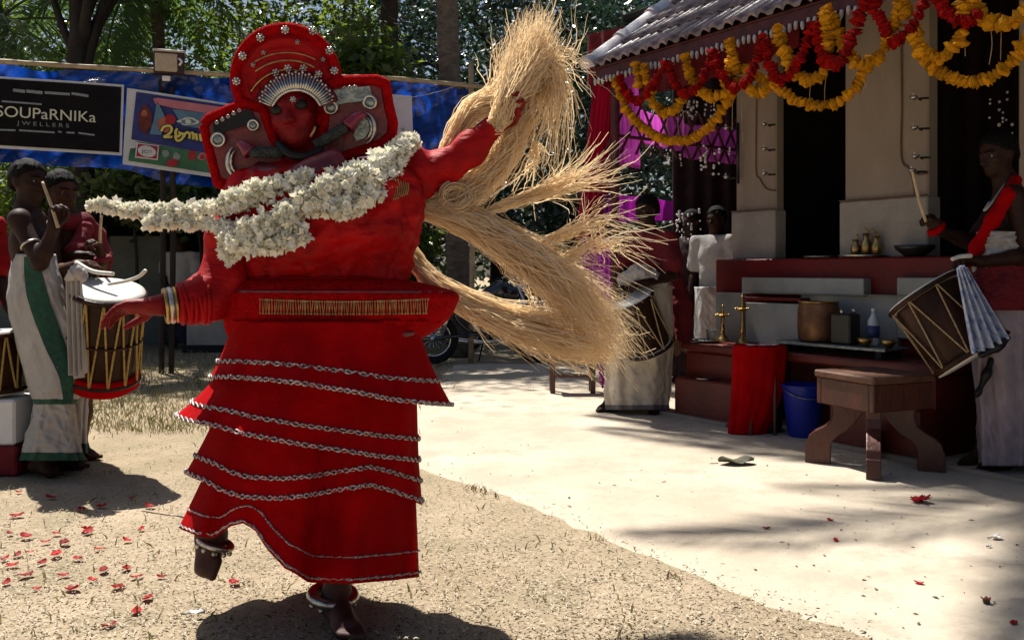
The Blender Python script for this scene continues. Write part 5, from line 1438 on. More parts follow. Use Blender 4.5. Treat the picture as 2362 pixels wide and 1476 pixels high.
# side panels, set forward so that they frame the face
HP = lambda px, py, off=0.0: RP(px, py, HC, HN, off + .045)
def panel(poly, seed):
    ctr = np.mean(poly, 0)
    pts = np.array([HP(x, y, -.035) for x, y in poly]); n = len(pts)
    V = np.vstack([pts, pts - HN * .022])
    o = obj('side_panel', (V, [list(range(n))[::-1], [n + k for k in range(n)]] + [[k, (k + 1) % n, n + (k + 1) % n, n + k] for k in range(n)]), MT['red_plush'], dn)
    loop = np.vstack([pts, pts[:1]]) - HN * .006
    dense = np.vstack([loop[k] * (1 - t) + loop[k + 1] * t for k in range(n) for t in np.linspace(0, 1, 6, endpoint=False)] + [loop[:1]])
    obj('rim', tube(dense, .017, 8), MT['red_plush'], o, smooth=True)
    inn = [HP(ctr[0] + (x - ctr[0]) * .86, ctr[1] + (y - ctr[1]) * .84, -.028) for x, y in poly]; inn = np.array(inn)
    obj('field', (np.vstack([inn, inn - HN * .01]), [list(range(n))[::-1], [n + k for k in range(n)]] + [[k, (k + 1) % n, n + (k + 1) % n, n + k] for k in range(n)]), MT['maroon_panel'], o)
    return o
def plate(poly, par, mt='silver_dull', off=-.016):
    p = np.array([HP(x, y, off) for x, y in poly]); n = len(p)
    obj('plate', (np.vstack([p, p - HN * .008]), [list(range(n))[::-1], [n + k for k in range(n)]] + [[k, (k + 1) % n, n + (k + 1) % n, n + k] for k in range(n)]), MT[mt], par)
def mirror(px, py, r0, par, off=-.012):
    c = HP(px, py, off)
    obj('mirror_rim', torus(c, HN, r0, r0 * .26, 28, 8), MT['silver'], par, smooth=True)
    obj('mirror', lathe([(.001, r0 * .35), (r0 * .5, r0 * .28), (r0 * .95, 0), (.001, -.004)], 20, c, HN), MT['silver_dull'], par, smooth=True)
def crescent(cx, cy, r0, a0, a1, par):
    for k, f in enumerate((1.0, .72)):
        w_ = np.sin(np.linspace(0, math.pi, 20)) * (.0062 if k == 0 else .0045) + .0012
        p = np.array([HP(cx + r0 * f * .8 * math.cos(a), cy - r0 * f * 1.15 * math.sin(a), -.012) for a in np.linspace(R(a0), R(a1), 20)])
        obj('crescent', tube(p, w_, 8), MT['silver'], par, smooth=True)
pl_ = panel([(470, 288), (480, 274), (520, 256), (565, 238), (604, 248), (622, 300), (640, 345), (676, 392), (600, 412), (520, 432), (502, 422), (484, 350)], 1)
pr_ = panel([(752, 196), (792, 186), (868, 184), (888, 192), (895, 240), (906, 285), (903, 312), (880, 332), (780, 366), (712, 392), (742, 335), (752, 262)], 2)
plate([(756, 210), (852, 199), (862, 230), (800, 238), (758, 246)], pr_); plate([(490, 283), (575, 252), (592, 280), (560, 292), (494, 312)], pl_, 'shed_dark')
mirror(763, 248, .019, pr_); mirror(853, 236, .019, pr_); mirror(503, 322, .019, pl_); mirror(584, 289, .0150, pl_)
for k in range(3): mirror(795 + k * 12, 205 - k * 1.5, .006, pr_)
for k in range(5): mirror(500 + k * 13, 283 - k * 7, .005, pl_)
crescent(838, 296, 32, 75, -80, pr_); crescent(552, 372, 34, 120, 265, pl_)
plate([(835, 268), (850, 280), (853, 300), (842, 318), (822, 326), (815, 312)], pr_, 'silver_dull', -.019)
for par, a, b, c in ((pr_, (728, 336), (800, 292), (842, 262)), (pl_, (655, 352), (578, 352), (548, 330))):
    p0, p1, p2 = HP(*a, .03), HP(*b, .03), HP(*c, .015)
    obj('horn_roll', tube(spline([p0, (p0 + p1) / 2, p1], 12), .018 + .0015 * np.sin(np.arange(12) * 2.2), 12), MT['grey_roll'], par, smooth=True)
    obj('horn_tip', tube(spline([p1, (p1 + p2) / 2 + HU * .006, p2], 10), np.linspace(.025, .009, 10), 12), mat('crimson_knob', (.22, .01, .035), (.11, .005, .016), rough=.35, spec=.5), par, smooth=True)
obj('neck_cloth', tube(spline([D(600, 405, -.05), D(670, 420, -.13), D(720, 398, -.15), D(780, 372, -.10)], 16), np.full(16, .045), 10), MT['maroon_panel'], dn, smooth=True)

# ------------------------------------------------------------------ white flower garland
def florets(path, rad, dens, seed):
    r = np.random.default_rng(seed); K = 60
    p = spline([D(*q) for q in path], K); rr = np.interp(np.linspace(0, 1, K), np.linspace(0, 1, len(rad)), rad)
    L = np.linalg.norm(np.diff(p, axis=0), axis=1).sum(); n = int(dens * L * 2 * np.pi * rr.mean())
    t, N, B = frames(p)
    rr = rr * .80; dn_ = r.uniform(.15, 1, K) * (1 + .8 * np.sin(np.arange(K) * 1.3 + seed)); dn_ = np.clip(dn_, .05, None); i = r.choice(K, n, p=dn_ / dn_.sum()); a = r.uniform(0, 2 * np.pi, n); k = r.uniform(.62, 1.12, n) * (1 + .28 * np.sin(i * .9 + a * 2))
    out = N[i] * np.cos(a)[:, None] + B[i] * np.sin(a)[:, None]
    c = p[i] + out * (rr[i] * k)[:, None] + r.normal(0, .004, (n, 3))
    d = out + r.normal(0, .55, (n, 3)); d /= np.linalg.norm(d, axis=1, keepdims=True)
    u = np.cross(d, r.normal(size=(n, 3))); u /= np.linalg.norm(u, axis=1, keepdims=True); v = np.cross(d, u)
    V = [c - d * .010]; F_ = []
    sz = r.uniform(.009, .017, n)[:, None]
    for j in range(5):
        b = 2 * np.pi * j / 5
        V.append(c + (u * math.cos(b) + v * math.sin(b)) * sz + d * .010 * r.uniform(.3, 1.3, (n, 1)))
        V.append(c + (u * math.cos(b + .63) + v * math.sin(b + .63)) * sz * .78 + d * .003)
    V = np.stack(V, 1).reshape(-1, 3)
    base = np.arange(n)[:, None] * 11
    for j in range(5):
        F_.append(np.concatenate([base, base + 1 + 2 * ((j - 1) % 5) + 1, base + 1 + 2 * j, base + 2 + 2 * j], 1))
    return (V, np.vstack(F_)), (p, rr)
gd_ = empty('flower_garland', D(700, 560, -.25), label='thick white flower garland round the dancer, loose ends flying left', cat='garland')
GP = [([(948, 322, .02), (925, 345, -.06), (870, 385, -.16), (815, 412, -.20), (760, 436, -.22), (700, 470, -.235), (640, 505, -.235), (585, 535, -.21), (535, 560, -.15), (520, 575, -.10)], [.020, .036, .046, .048, .046, .036, .040, .040, .034, .02]),
      ([(905, 372, -.10), (868, 432, -.18), (818, 470, -.22), (772, 482, -.235), (735, 462, -.235)], [.030, .036, .034, .028, .016]),
      ([(715, 402, -.20), (690, 415, -.21), (625, 432, -.20), (565, 455, -.17), (524, 470, -.12)], [.014, .022, .030, .034, .022]),
      ([(540, 470, -.14), (500, 478, -.11), (440, 484, -.07), (370, 484, -.04), (300, 486, -.01), (245, 474, .0), (208, 474, .0)], [.018, .015, .017, .016, .018, .017, .007]),
      ([(705, 538, -.24), (655, 552, -.24), (590, 560, -.22), (545, 545, -.17), (515, 525, -.12)], [.020, .034, .036, .028, .018]),
      ([(520, 528, -.12), (470, 516, -.08), (420, 514, -.06), (370, 512, -.05), (338, 518, -.05)], [.016, .016, .015, .017, .020]),
      ([(540, 560, -.15), (528, 590, -.13), (545, 588, -.15)], [.026, .020, .012])]
for k, (pth, rad) in enumerate(GP):
    (Vf, Qf), (p, rr_) = florets(pth, rad, 8500, 400 + k)
    obj('cord', tube(p[::3], rr_[::3] * .5, 10), MT['jasmine'], gd_, smooth=True)
    obj('florets', (Vf, Qf), MT['jasmine'], gd_, kind='stuff')

# ------------------------------------------------------------------ flying straw
def straw(path, rad, n, seed, w=.0017, fray=.5, K=16, t0=(0, .18), t1=(.6, 1.0), wander=.75):
    r = np.random.default_rng(seed); n = int(n * .72); rad = [q * .68 for q in rad]
    M_ = 80; c = spline([D(*q) for q in path], M_)
    t, N, B = frames(c)
    rd = np.interp(np.linspace(0, 1, M_), np.linspace(0, 1, len(rad)), rad)
    a = r.uniform(0, 2 * np.pi, n); k = np.sqrt(r.uniform(0, 1, n))
    s0 = r.uniform(*t0, n); s1 = r.uniform(*t1, n)
    S = s0[:, None] + (s1 - s0)[:, None] * np.linspace(0, 1, K)[None]
    i = np.clip(S * (M_ - 1), 0, M_ - 1.001); i0 = i.astype(int); f = (i - i0)[..., None]
    lerp = lambda X: X[i0] * (1 - f) + X[i0 + 1] * f
    C = lerp(c); Nn = lerp(N); Bb = lerp(B); Rr = lerp(rd[:, None])[..., 0]
    nc = max(3, n // 34); ci = r.integers(0, nc, n)
    ca = r.uniform(0, 2 * np.pi, nc); ck = np.sqrt(r.uniform(0, 1, nc))
    a = ca[ci]; k = ck[ci]
    cw = np.cumsum(r.normal(0, .22, (nc, K)), 1); ckw = np.cumsum(r.normal(0, .12, (nc, K)), 1)
    a2 = a[:, None] + cw[ci] + np.cumsum(r.normal(0, .12, (n, K)), 1)
    k2 = k[:, None] + ckw[ci] * wander + r.normal(0, .16, (n, 1)) + np.cumsum(r.normal(0, .10, (n, K)), 1) * wander
    Pp = C + (Nn * np.cos(a2)[..., None] + Bb * np.sin(a2)[..., None]) * (Rr * k2)[..., None]
    e = (np.linspace(0, 1, K)**3)[None, :, None]
    cf = r.normal(0, 1, (nc, 1, 3)); curl = r.normal(0, 1, (n, 1, 3))
    tt_ = np.linspace(0, 1, K)[None, :, None]
    Pp = Pp + (cf[ci] * .8 + r.normal(0, .7, (n, 1, 3))) * e * fray * .075 + np.cumsum(r.normal(0, .0034, (n, K, 3)), 1) + curl * .006 * np.sin(tt_ * r.uniform(4, 11, (n, 1, 1)) + r.uniform(0, 6, (n, 1, 1))) * tt_
    tg = np.gradient(Pp, axis=1); tg /= np.maximum(np.linalg.norm(tg, axis=2, keepdims=True), 1e-9)
    sd = np.cross(tg, r.normal(size=(n, 1, 3))); sd /= np.maximum(np.linalg.norm(sd, axis=2, keepdims=True), 1e-9)
    ww = (w * r.uniform(.5, 1.5, n))[:, None, None] * np.clip(1.4 - 1.1 * np.linspace(0, 1, K)**2, .35, 1)[None, :, None]
    V = np.stack([Pp - sd * ww, Pp + sd * ww], 2).reshape(n, K * 2, 3)
    q = np.stack([np.arange(K - 1) * 2, np.arange(K - 1) * 2 + 1, np.arange(K - 1) * 2 + 3, np.arange(K - 1) * 2 + 2], 1)
    Q = (q[None] + (np.arange(n) * K * 2)[:, None, None]).reshape(-1, 4)
    return obj('straw_bundle', (V.reshape(-1, 3), Q), MT['straw'], dn, kind='stuff')
straw([(1005, 420, .12), (1036, 338, .12), (1090, 255, .10), (1160, 225, .06), (1205, 165, .05), (1232, 100, .05), (1245, 48, .05)], [.02, .03, .042, .050, .062, .062, .04], 1300, 1, fray=.5, t1=(.72, 1.0))
straw([(1190, 250, .06), (1225, 190, .06), (1262, 150, .07), (1285, 200, .08), (1278, 290, .09), (1262, 380, .10)], [.05, .06, .055, .04, .028, .02], 420, 2, fray=.8)
straw([(1215, 190, .08), (1195, 285, .10), (1158, 362, .12), (1100, 428, .12), (1040, 470, .10), (985, 490, .09)], [.06, .06, .05, .05, .05, .03], 800, 3, fray=.3)
straw([(1225, 330, .10), (1238, 350, .12), (1225, 385, .12), (1215, 420, .12)], [.01, .02, .03, .03], 60, 14, fray=.8)
straw([(935, 470, .10), (1020, 490, .10), (1120, 525, .10), (1215, 585, .10), (1300, 650, .10), (1380, 730, .10), (1440, 815, .10)], [.045, .045, .055, .065, .06, .055, .04], 1700, 4, fray=.7, t1=(.62, 1.0))
straw([(930, 560, .12), (990, 640, .12), (1070, 690, .12), (1170, 730, .13), (1280, 765, .14), (1375, 790, .15), (1400, 800, .15)], [.035, .03, .035, .045, .05, .04, .03], 1000, 5, fray=.6, t1=(.7, 1.0))
straw([(940, 590, .10), (980, 625, .10), (1060, 690, .11), (1150, 740, .12), (1290, 800, .13), (1370, 815, .14)], [.02, .02, .025, .03, .025, .02], 300, 6, fray=.5)
straw([(1090, 500, .10), (1170, 470, .11), (1250, 440, .12), (1330, 410, .12), (1400, 372, .12)], [.02, .025, .025, .022, .018], 130, 7, fray=.8, t1=(.75, 1.0))
straw([(1150, 480, .10), (1240, 452, .10), (1340, 424, .11), (1425, 412, .12)], [.02, .022, .02, .015], 80, 8, fray=.8, t1=(.75, 1.0))
straw([(1230, 560, .10), (1310, 530, .10), (1390, 500, .10), (1462, 520, .10)], [.02, .03, .03, .02], 90, 9, fray=.9)
straw([(1280, 620, .10), (1350, 570, .10), (1410, 555, .10), (1465, 538, .10)], [.02, .03, .03, .02], 70, 10, fray=.9)
straw([(1170, 200, .06), (1150, 150, .06), (1145, 120, .07), (1150, 95, .07)], [.012, .006, .004, .004], 9, 12, fray=.3)
straw([(1240, 150, .05), (1290, 140, .05), (1330, 160, .05), (1355, 155, .05)], [.05, .05, .04, .03], 30, 13, fray=1.2)
straw([(935, 440, .10), (990, 420, .12), (1050, 440, .12), (1110, 470, .12)], [.03, .04, .04, .04], 300, 15, fray=.4)
straw([(1138, 290, .0), (1152, 268, -.04), (1180, 215, -.05), (1215, 150, -.02), (1235, 95, .0)], [.03, .04, .045, .045, .03], 420, 16, fray=.5)
V_ = []
for k in range(40):
    rk = np.random.default_rng(500 + k); R0 = .042 + rk.normal(0, .006)
    a = np.linspace(0, 2 * np.pi * rk.uniform(.6, 1.0), 24) + rk.uniform(0, 6)
    c = D(1052, 452, .04) + rk.normal(0, .004, 3)
    V_.append(tube(np.stack([c[0] + R0 * np.cos(a), c[1] + rk.normal(0, .003) + .01 * np.sin(a * 2), c[2] + R0 * .85 * np.sin(a)], 1), .0018, 4, cap=False))
obj('straw_coil', join(V_), MT['straw'], dn, smooth=True, kind='stuff')

# ------------------------------------------------------------------ drums
def drum(T, B, r, lab, nrope=14, rope='rope', rr=.0042, cloth=None, mid=None, grp='barrel drums'):
    T = np.asarray(T, float); B = np.asarray(B, float); ax = nrm(T - B); L = np.linalg.norm(T - B)
    t = empty('drum', B, label=lab, cat='drum', group=grp)
    ref = A(0, 1, 0) if abs(ax[1]) < .8 else A(1, 0, 0)
    e1 = nrm(np.cross(ax, ref)); e2 = np.cross(ax, e1)
    prof = [(r * .86, .02), (r * .90, .05), (r * .93, L * .3), (r * .94, L * .5), (r * .93, L * .7), (r * .90, L - .05), (r * .86, L - .02)]
    obj('shell', lathe(prof, 40, B, ax), MT['drum_wood'], t, smooth=True)
    for c, s in ((T, 1), (B, -1)):
        o = obj('drumhead', lathe([(.001, .004), (r * .8, .006), (r * .97, .002), (r * 1.0, -.010), (r * .98, -.03)], 40, c, ax * s), MT['drum_skin'], t, smooth=True)
        obj('hoop', torus(c - ax * s * .018, ax, r * .99, .014, 44, 8), MT['drum_wood' if s < 0 else 'drum_wood'], t, smooth=True)
    for k in range(nrope * 2):
        a0 = math.pi * k / nrope; a1 = math.pi * (k + 1) / nrope
        if k % 2: a0, a1 = a1, a0
        p0 = T + (e1 * math.cos(a0) + e2 * math.sin(a0)) * (r * 1.02) - ax * .01
        p1 = B + (e1 * math.cos(a1) + e2 * math.sin(a1)) * (r * 1.02) + ax * .01
        am = (a0 + a1) / 2; pm = (T + B) / 2 + (e1 * math.cos(am) + e2 * math.sin(am)) * (r * .985)
        obj('rope', tube(spline([p0, pm, p1], 9), rr, 6), MT[rope], t, smooth=True)
    if mid:
        obj('waist_cord', torus((T + B) / 2 - ax * L * .02, ax, r * .99, .008, 40, 6), MT['drum_wood'], t, smooth=True)
    if cloth:
        obj('base_cloth', lathe([(r * .99, .05), (r * 1.04, .02), (r * 1.03, -.02), (r * .8, -.055), (.001, -.065)], 40, B, ax), MT[cloth], t, smooth=True)
    return t
def stick(pts, r0, r1, lab, mt='stick', Y=None):
    p = spline(pts, 16)
    t = empty('drumstick', p[0], label=lab, cat='drumstick', group='drumsticks')
    obj('shaft', tube(p, np.linspace(r0, r1, 16), 8), MT[mt], t, smooth=True)
def shirt(J, s, parent, mt, long=.6, infl=.016, seed=0, hem=0.0, h=.011, wr=.005):
    sm = (J['shL'] + J['shR']) / 2; hm = (J['hiL'] + J['hiR']) / 2
    side = nrm(J['shR'] - J['shL']); upv = nrm(sm - hm); fw = np.cross(upv, side); Mb = np.stack([side, fw, upv])
    pts = np.array([J['shL'], J['shR'], hm, J['elL'], J['elR'], J['neck']])
    Fd = Field(pts.min(0) - .25, pts.max(0) + .18, h)
    ch = sm * .72 + hm * .28; wa = sm * .34 + hm * .66
    Fd.ell(ch, A(.155, .115, .18) * s + infl, Mb, .04); Fd.ell(wa, A(.140, .108, .17) * s + infl, Mb, .05); Fd.ell(hm - upv * hem, A(.160, .125, .13) * s + infl, Mb, .05)
    Fd.cap(J['shL'], J['shR'], .060 * s + infl, .060 * s + infl, .05)
    for q in 'LR':
        e = J['sh' + q] * (1 - long) + J['el' + q] * long
        Fd.cap(J['sh' + q], e, .058 * s + infl, .060 * s + infl, .03)
    Fd.clip(J['neck'] - upv * .005, upv); Fd.wrinkle(wr, 35, seed)
    return obj('shirt', Fd.mesh(), MT[mt], parent, smooth=True)
def lump(name, chain, rad, parent, mt, seed=0, h=.008, wr=.005, fq=50, k=.03):
    ch_ = np.array(chain); m_ = max(rad) + .04
    Fd = Field(ch_.min(0) - m_, ch_.max(0) + m_, h); Fd.chain(chain, rad, k); Fd.wrinkle(wr, fq, seed)
    return obj(name, Fd.mesh(), MT[mt], parent, smooth=True)
def dhoti(rings, Y, depth, parent, mt, border, seed, fold=.10, hemrows=3, m=60, n=120, diag=None, dy=None, dmin=.225):
    VF = ploft(rings, Y, depth, n, m, fold=fold, nf=7, seed=seed, dy=dy, foldpow=.7, dmin=dmin, sq=.78, crease=.007)
    o = solid(obj('dhoti', VF, MT[mt], parent, smooth=True), .004)
    if border:
        o.data.materials.append(MT[border])
        mi = np.zeros((m - 1, n), np.int32); mi[m - 1 - hemrows:] = 1
        o.data.polygons.foreach_set('material_index', mi.ravel())
    if diag: obj('border', diag_band(VF, n, m, diag[0], diag[1], .012), MT[border], o, smooth=True)
    return o

# ------------------------------------------------------------------ drummer nearest the left edge
Y1 = 4.85
K = lambda x, y, dy=0: P(x, y, Y1 + dy)
pa = empty('person', Gd(120, 1089), label='bare chested man in white dhoti with broad green border, raised stick', cat='person', group='drummers')
J = dict(head=K(66, 420), neck=K(62, 484), face=A(1, -.35, -.08), up=A(.05, 0, 1), shR=K(46, 508, -.18), shL=K(82, 508, .17), elR=K(92, 606, -.26), wrR=K(124, 528, -.25),
         elL=K(120, 610, .2), wrL=K(172, 590, .12), hiR=K(86, 740, -.08), hiL=K(94, 740, .08), knR=K(112, 905, -.08), knL=K(132, 905, .08), anR=K(96, 1056, -.09), anL=K(150, 1050, .09), toR=K(132, 1092, -.14), toL=K(196, 1074, .08))
J['handR'] = (A(.12, 0, 1), A(.7, -.6, 0), .95, 1); J['handL'] = (A(1, 0, .1), A(0, 0, -1), .6, 1)
VQ, Hh = body(J, .0085, 1.0)
obj('body', VQ, MT['skin_dark'], pa, smooth=True); hair_cap(J['head'], J['face'], J['up'], 1.0, pa, 1); eyes(Hh, 1.0, pa)
dhoti([(880, 78, 166), (940, 80, 170), (1000, 64, 178), (1062, 48, 192)], Y1, .55, pa, 'white_cloth', 'green_border', 3, .12, 6)
dhoti([(586, 34, 122), (640, 24, 138), (700, 20, 156), (780, 38, 180), (850, 56, 196), (900, 70, 186), (932, 80, 170)], Y1, .66, pa, 'white_cloth', 'green_border', 2, .06, 4, dmin=.245, diag=([(.02, .27), (.5, .225), (.85, .18), (.99, .15)], .085))
obj('thread', tube(spline([J['shL'] + A(.03, -.08, .05), J['shL'] * .5 + J['shR'] * .5 + A(.15, -.05, -.12), K(92, 600, -.16)], 12), .004, 5), MT['white_cloth'], pa, smooth=True)
obj('armlet', torus(K(72, 566, -.225), nrm(J['elR'] - J['shR']), .047, .007, 24, 6), MT['silver'], pa, smooth=True)
stick([K(134, 525, -.29), K(120, 480, -.28), K(98, 420, -.26)], .010, .007, 'thin brown stick held upright near the face of the leftmost man')

# second drummer, behind, playing the near drum
Y2 = 5.18
K = lambda x, y, dy=0: P(x, y, Y2 + dy)
pb = empty('person', Gd(165, 1060), label='drummer with red shoulder cloth playing the tilted drum at left', cat='person', group='drummers')
J = dict(head=K(140, 442), neck=K(146, 502), face=A(.85, -.5, -.22), up=A(.08, -.02, 1), shR=K(116, 532, -.14), shL=K(204, 532, .13), elR=K(128, 632, -.26), wrR=K(178, 612, -.42),
         elL=K(228, 622, .02), wrL=K(236, 602, -.24), hiR=K(140, 760, -.06), hiL=K(190, 760, .06), knR=K(148, 910, -.06), knL=K(190, 910, .06), anR=K(150, 1032, -.04), anL=K(184, 1032, .06), toR=K(186, 1060, -.12), toL=K(222, 1052, -.02))
J['handR'] = (A(.9, -.2, .1), A(.1, -.2, -1), .9, 1); J['handL'] = (A(-.05, -.3, 1), A(-.6, -.6, 0), .95, -1)
VQ, Hh = body(J, .0085, 1.0)
obj('body', VQ, MT['skin'], pb, smooth=True); hair_cap(J['head'], J['face'], J['up'], 1.0, pb, 2); eyes(Hh, 1.0, pb)
dhoti([(640, 120, 222), (760, 124, 222), (880, 120, 206), (960, 128, 198), (1046, 122, 200)], Y2, .6, pb, 'white_cloth', 'green_border', 5, .10, 4)
lump('shoulder_cloth', [K(150, 512, -.12), K(192, 518, .0), K(214, 545, .04), K(232, 600, .02), K(236, 640, .02)], [.05, .062, .068, .062, .05], pb, 'maroon_cloth', 5)
lump('chest_cloth', [K(196, 528, -.06), K(176, 580, -.17), K(160, 640, -.18)], [.045, .05, .05], pb, 'maroon_cloth', 6)
obj('wristband', torus(K(236, 596, -.245), A(-.05, -.3, 1), .034, .016, 24, 8), MT['maroon_cloth'], pb, smooth=True)
stick([K(232, 584, -.27), K(231, 540, -.29), K(234, 498, -.30)], .010, .008, 'pale stick held upright beyond the drum under the flying garland')
stick([K(176, 606, -.46), K(214, 626, -.52), K(262, 632, -.55)], .013, .010, 'thick pale stick tapping the left drum head', 'drum_skin')
stick([P(250, 656, 4.50), P(292, 648, 4.46), P(320, 638, 4.44), P(336, 624, 4.42)], .008, .010, 'thin white curved stick lying across the left drum rim', 'drum_skin')
T_, B_ = P(250, 668, 4.66), P(236, 872, 4.80)
drum(T_ + A(.0, .0, 0), B_, .185, 'tilted dark drum with yellow ropes and red base cloth at left', 13, 'rope_yellow', .0055, 'red_cloth', True)
tw_ = empty('towel', P(165, 650, 4.6), label='white towel strap hanging beside the left drum', cat='towel')
solid(obj('cloth', drape([P(152, 640, 4.52), P(170, 622, 4.50), P(190, 636, 4.50)], [P(164, 862, 4.56), P(184, 872, 4.54), P(200, 850, 4.56)], 3, .03, 60, 40, seed=8), MT['white_cloth'], tw_, smooth=True), .004)
lump('knot', [P(160, 640, 4.50), P(176, 628, 4.49), P(190, 640, 4.50)], [.022, .030, .022], tw_, 'white_cloth', 8, wr=.008, fq=90)

# white block with a drum on it at the left edge, and the man standing there
c = Gd(-5, 1096)
t = empty('pedestal', c, label='white painted block on dark red base at left edge', cat='pedestal')
zt_ = .405
obj('block', box(c + A(-.06, .15, (zt_ + .16) / 2), (.30, .30, zt_ - .16), None, .012), MT['white_paint'], t)
obj('base', box(c + A(-.06, .15, .078), (.34, .34, .16), None, .01), MT['maroon_cloth'], t)
drum(c + A(-.10, .13, zt_ + .36), c + A(-.09, .14, zt_ + .02), .145, 'partly hidden drum standing on the white block at left edge', 10, 'rope_yellow', .006)
Y3 = 5.25
K = lambda x, y, dy=0: P(x, y, Y3 + dy)
ph_ = empty('person', Gd(-60, 1053), label='man in red shirt cut off by the left edge', cat='person')
J = dict(head=K(-66, 430), neck=K(-62, 494), face=A(1, -.5, 0), up=A(0, 0, 1), shR=K(-106, 522, -.12), shL=K(-22, 522, .12), elR=K(-100, 630, -.16), wrR=K(-60, 700, -.22), elL=K(-2, 640, .1), wrL=K(20, 705, -.06),
         hiR=K(-80, 770, -.06), hiL=K(-46, 770, .06), knR=K(-76, 900, -.06), knL=K(-46, 900, .06), anR=K(-76, 1022, -.04), anL=K(-46, 1022, .06), toR=K(-50, 1050, -.12), toL=K(-20, 1044, 0))
J['handR'] = (A(.6, -.2, -.6), A(0, -1, 0), .6, 1); J['handL'] = (A(.6, -.2, -.6), A(0, -1, 0), .6, -1)
VQ, Hh = body(J, .011, 1.0); obj('body', VQ, MT['skin_dark'], ph_, smooth=True); hair_cap(J['head'], J['face'], J['up'], 1.0, ph_, 3)
shirt(J, 1.0, ph_, 'red_silk', .8, .02, 3, .06); dhoti([(760, -105, -20), (900, -105, -20), (1046, -100, -24)], Y3, .6, ph_, 'navy_cloth', None, 8)

# ------------------------------------------------------------------ drummer at the right edge
Y4 = 4.98
K = lambda x, y, dy=0: P(x, y, Y4 + dy)
pc = empty('person', Gd(2290, 1077), label='drummer with red sash and white dhoti at the right edge', cat='person', group='drummers')
J = dict(head=K(2302, 358), neck=K(2322, 426), face=A(-1, -.28, -.22), up=A(-.08, 0, 1), shL=K(2338, 452, -.18), shR=K(2318, 456, .17), elL=K(2372, 590, -.24), wrL=K(2262, 604, -.30),
         elR=K(2240, 560, .14), wrR=K(2168, 532, .06), hiL=K(2330, 720, -.09), hiR=K(2314, 720, .09), knL=K(2318, 900, -.10), knR=K(2292, 900, .09), anL=K(2304, 1048, -.09), anR=K(2264, 1046, .08), toL=K(2252, 1086, -.12), toR=K(2206, 1072, .06))
J['handL'] = (A(-1, -.1, .12), A(-.1, -.2, -1), .75, -1); J['handR'] = (A(-.7, -.1, .7), A(-.5, -.6, -.5), .95, 1)
VQ, Hh = body(J, .0085, 1.05)
obj('body', VQ, MT['skin_dark'], pc, smooth=True); hair_cap(J['head'], J['face'], J['up'], 1.05, pc, 4); eyes(Hh, 1.05, pc)
dhoti([(640, 2244, 2392), (720, 2246, 2398), (800, 2244, 2402), (920, 2254, 2404), (1000, 2258, 2398), (1074, 2262, 2388)], Y4, .62, pc, 'pink_white_cloth', None, 6, .16)
dhoti([(612, 2254, 2378), (640, 2246, 2392), (680, 2242, 2400), (716, 2240, 2404)], Y4, .66, pc, 'maroon_cloth', None, 7, .02, dmin=.262)
lump('sash', [K(2344, 418, -.08), K(2326, 450, -.20), K(2292, 505, -.20), K(2254, 570, -.17), K(2236, 606, -.14)], [.032, .036, .036, .034, .03], pc, 'red_cloth', 9, wr=.004)
solid(obj('waist_cloth', ploft([(534, 2264, 2370), (570, 2256, 2378), (628, 2250, 2384)], Y4, .8, 90, 24, fold=.05, nf=5, seed=10, dmin=.225, sq=.8, crease=.014), MT['white_cloth'], pc, smooth=True), .004)
obj('necklace', tube(spline([K(2318, 424, -.08), K(2286, 470, -.19), K(2270, 486, -.19), K(2282, 466, -.16)], 14), .006, 6), MT['white_cloth'], pc, smooth=True)
obj('wristband', torus(K(2160, 528, .055), A(-.7, -.1, .7), .036, .020, 24, 8), MT['red_cloth'], pc, smooth=True)
lump('border', [K(2286, 830, -.22), K(2276, 862, -.235), K(2256, 905, -.235), K(2250, 915, -.23)], [.016, .018, .012, .008], pc, 'black', 12, wr=.002)
stick([K(2136, 512, .0), K(2122, 470, -.01), K(2110, 420, -.02), K(2104, 395, -.03)], .010, .008, 'thin brown stick raised against the broad white pier')
stick([K(2240, 590, -.36), K(2215, 592, -.38), K(2196, 598, -.40)], .012, .010, 'short pale stick under the hand of the right drummer', 'drum_skin')
drum(P(2128, 672, 4.77), P(2246, 824, 4.62), .205, 'large brown drum tilted at the waist of the right drummer', 8, 'rope', .0042)
tw_ = empty('towel', P(2270, 740, 4.4), label='blue and white checked towel hanging over the right drum', cat='towel')
solid(obj('cloth', drape([P(2206, 622, 4.46), P(2218, 612, 4.44), P(2232, 620, 4.45)], [P(2240, 816, 4.40), P(2290, 800, 4.38), P(2330, 776, 4.42)], 4, .03, 80, 44, seed=13), MT['blue_white_cloth'], tw_, smooth=True), .004)
lump('fringe', [P(2262, 820, 4.40), P(2300, 800, 4.40), P(2324, 780, 4.41)], [.016, .018, .014], tw_, 'black', 14, wr=.004)

# ------------------------------------------------------------------ drummer in the middle, half hidden by the straw
Y5 = 6.95
K = lambda x, y, dy=0: P(x, y, Y5 + dy)
pm_ = empty('person', Gd(1470, 950), label='drummer in cream dhoti standing behind the flying straw', cat='person', group='drummers')
J = dict(head=K(1492, 486), neck=K(1498, 532), face=A(-.75, -.6, -.2), up=A(0, 0, 1), shR=K(1462, 552, .13), shL=K(1538, 552, -.13), elR=K(1440, 628, -.05), wrR=K(1440, 664, -.30), elL=K(1556, 634, -.24), wrL=K(1492, 652, -.42),
         hiR=K(1474, 706, .06), hiL=K(1512, 706, -.06), knR=K(1440, 830, .02), knL=K(1512, 830, -.08), anR=K(1408, 926, .0), anL=K(1520, 930, -.06), toR=K(1374, 948, -.06), toL=K(1500, 956, -.2))
J['handL'] = (A(-1, -.3, 0), A(0, 0, -1), .8, -1); J['handR'] = (A(-.5, -.6, -.2), A(0, 0, -1), .8, 1)
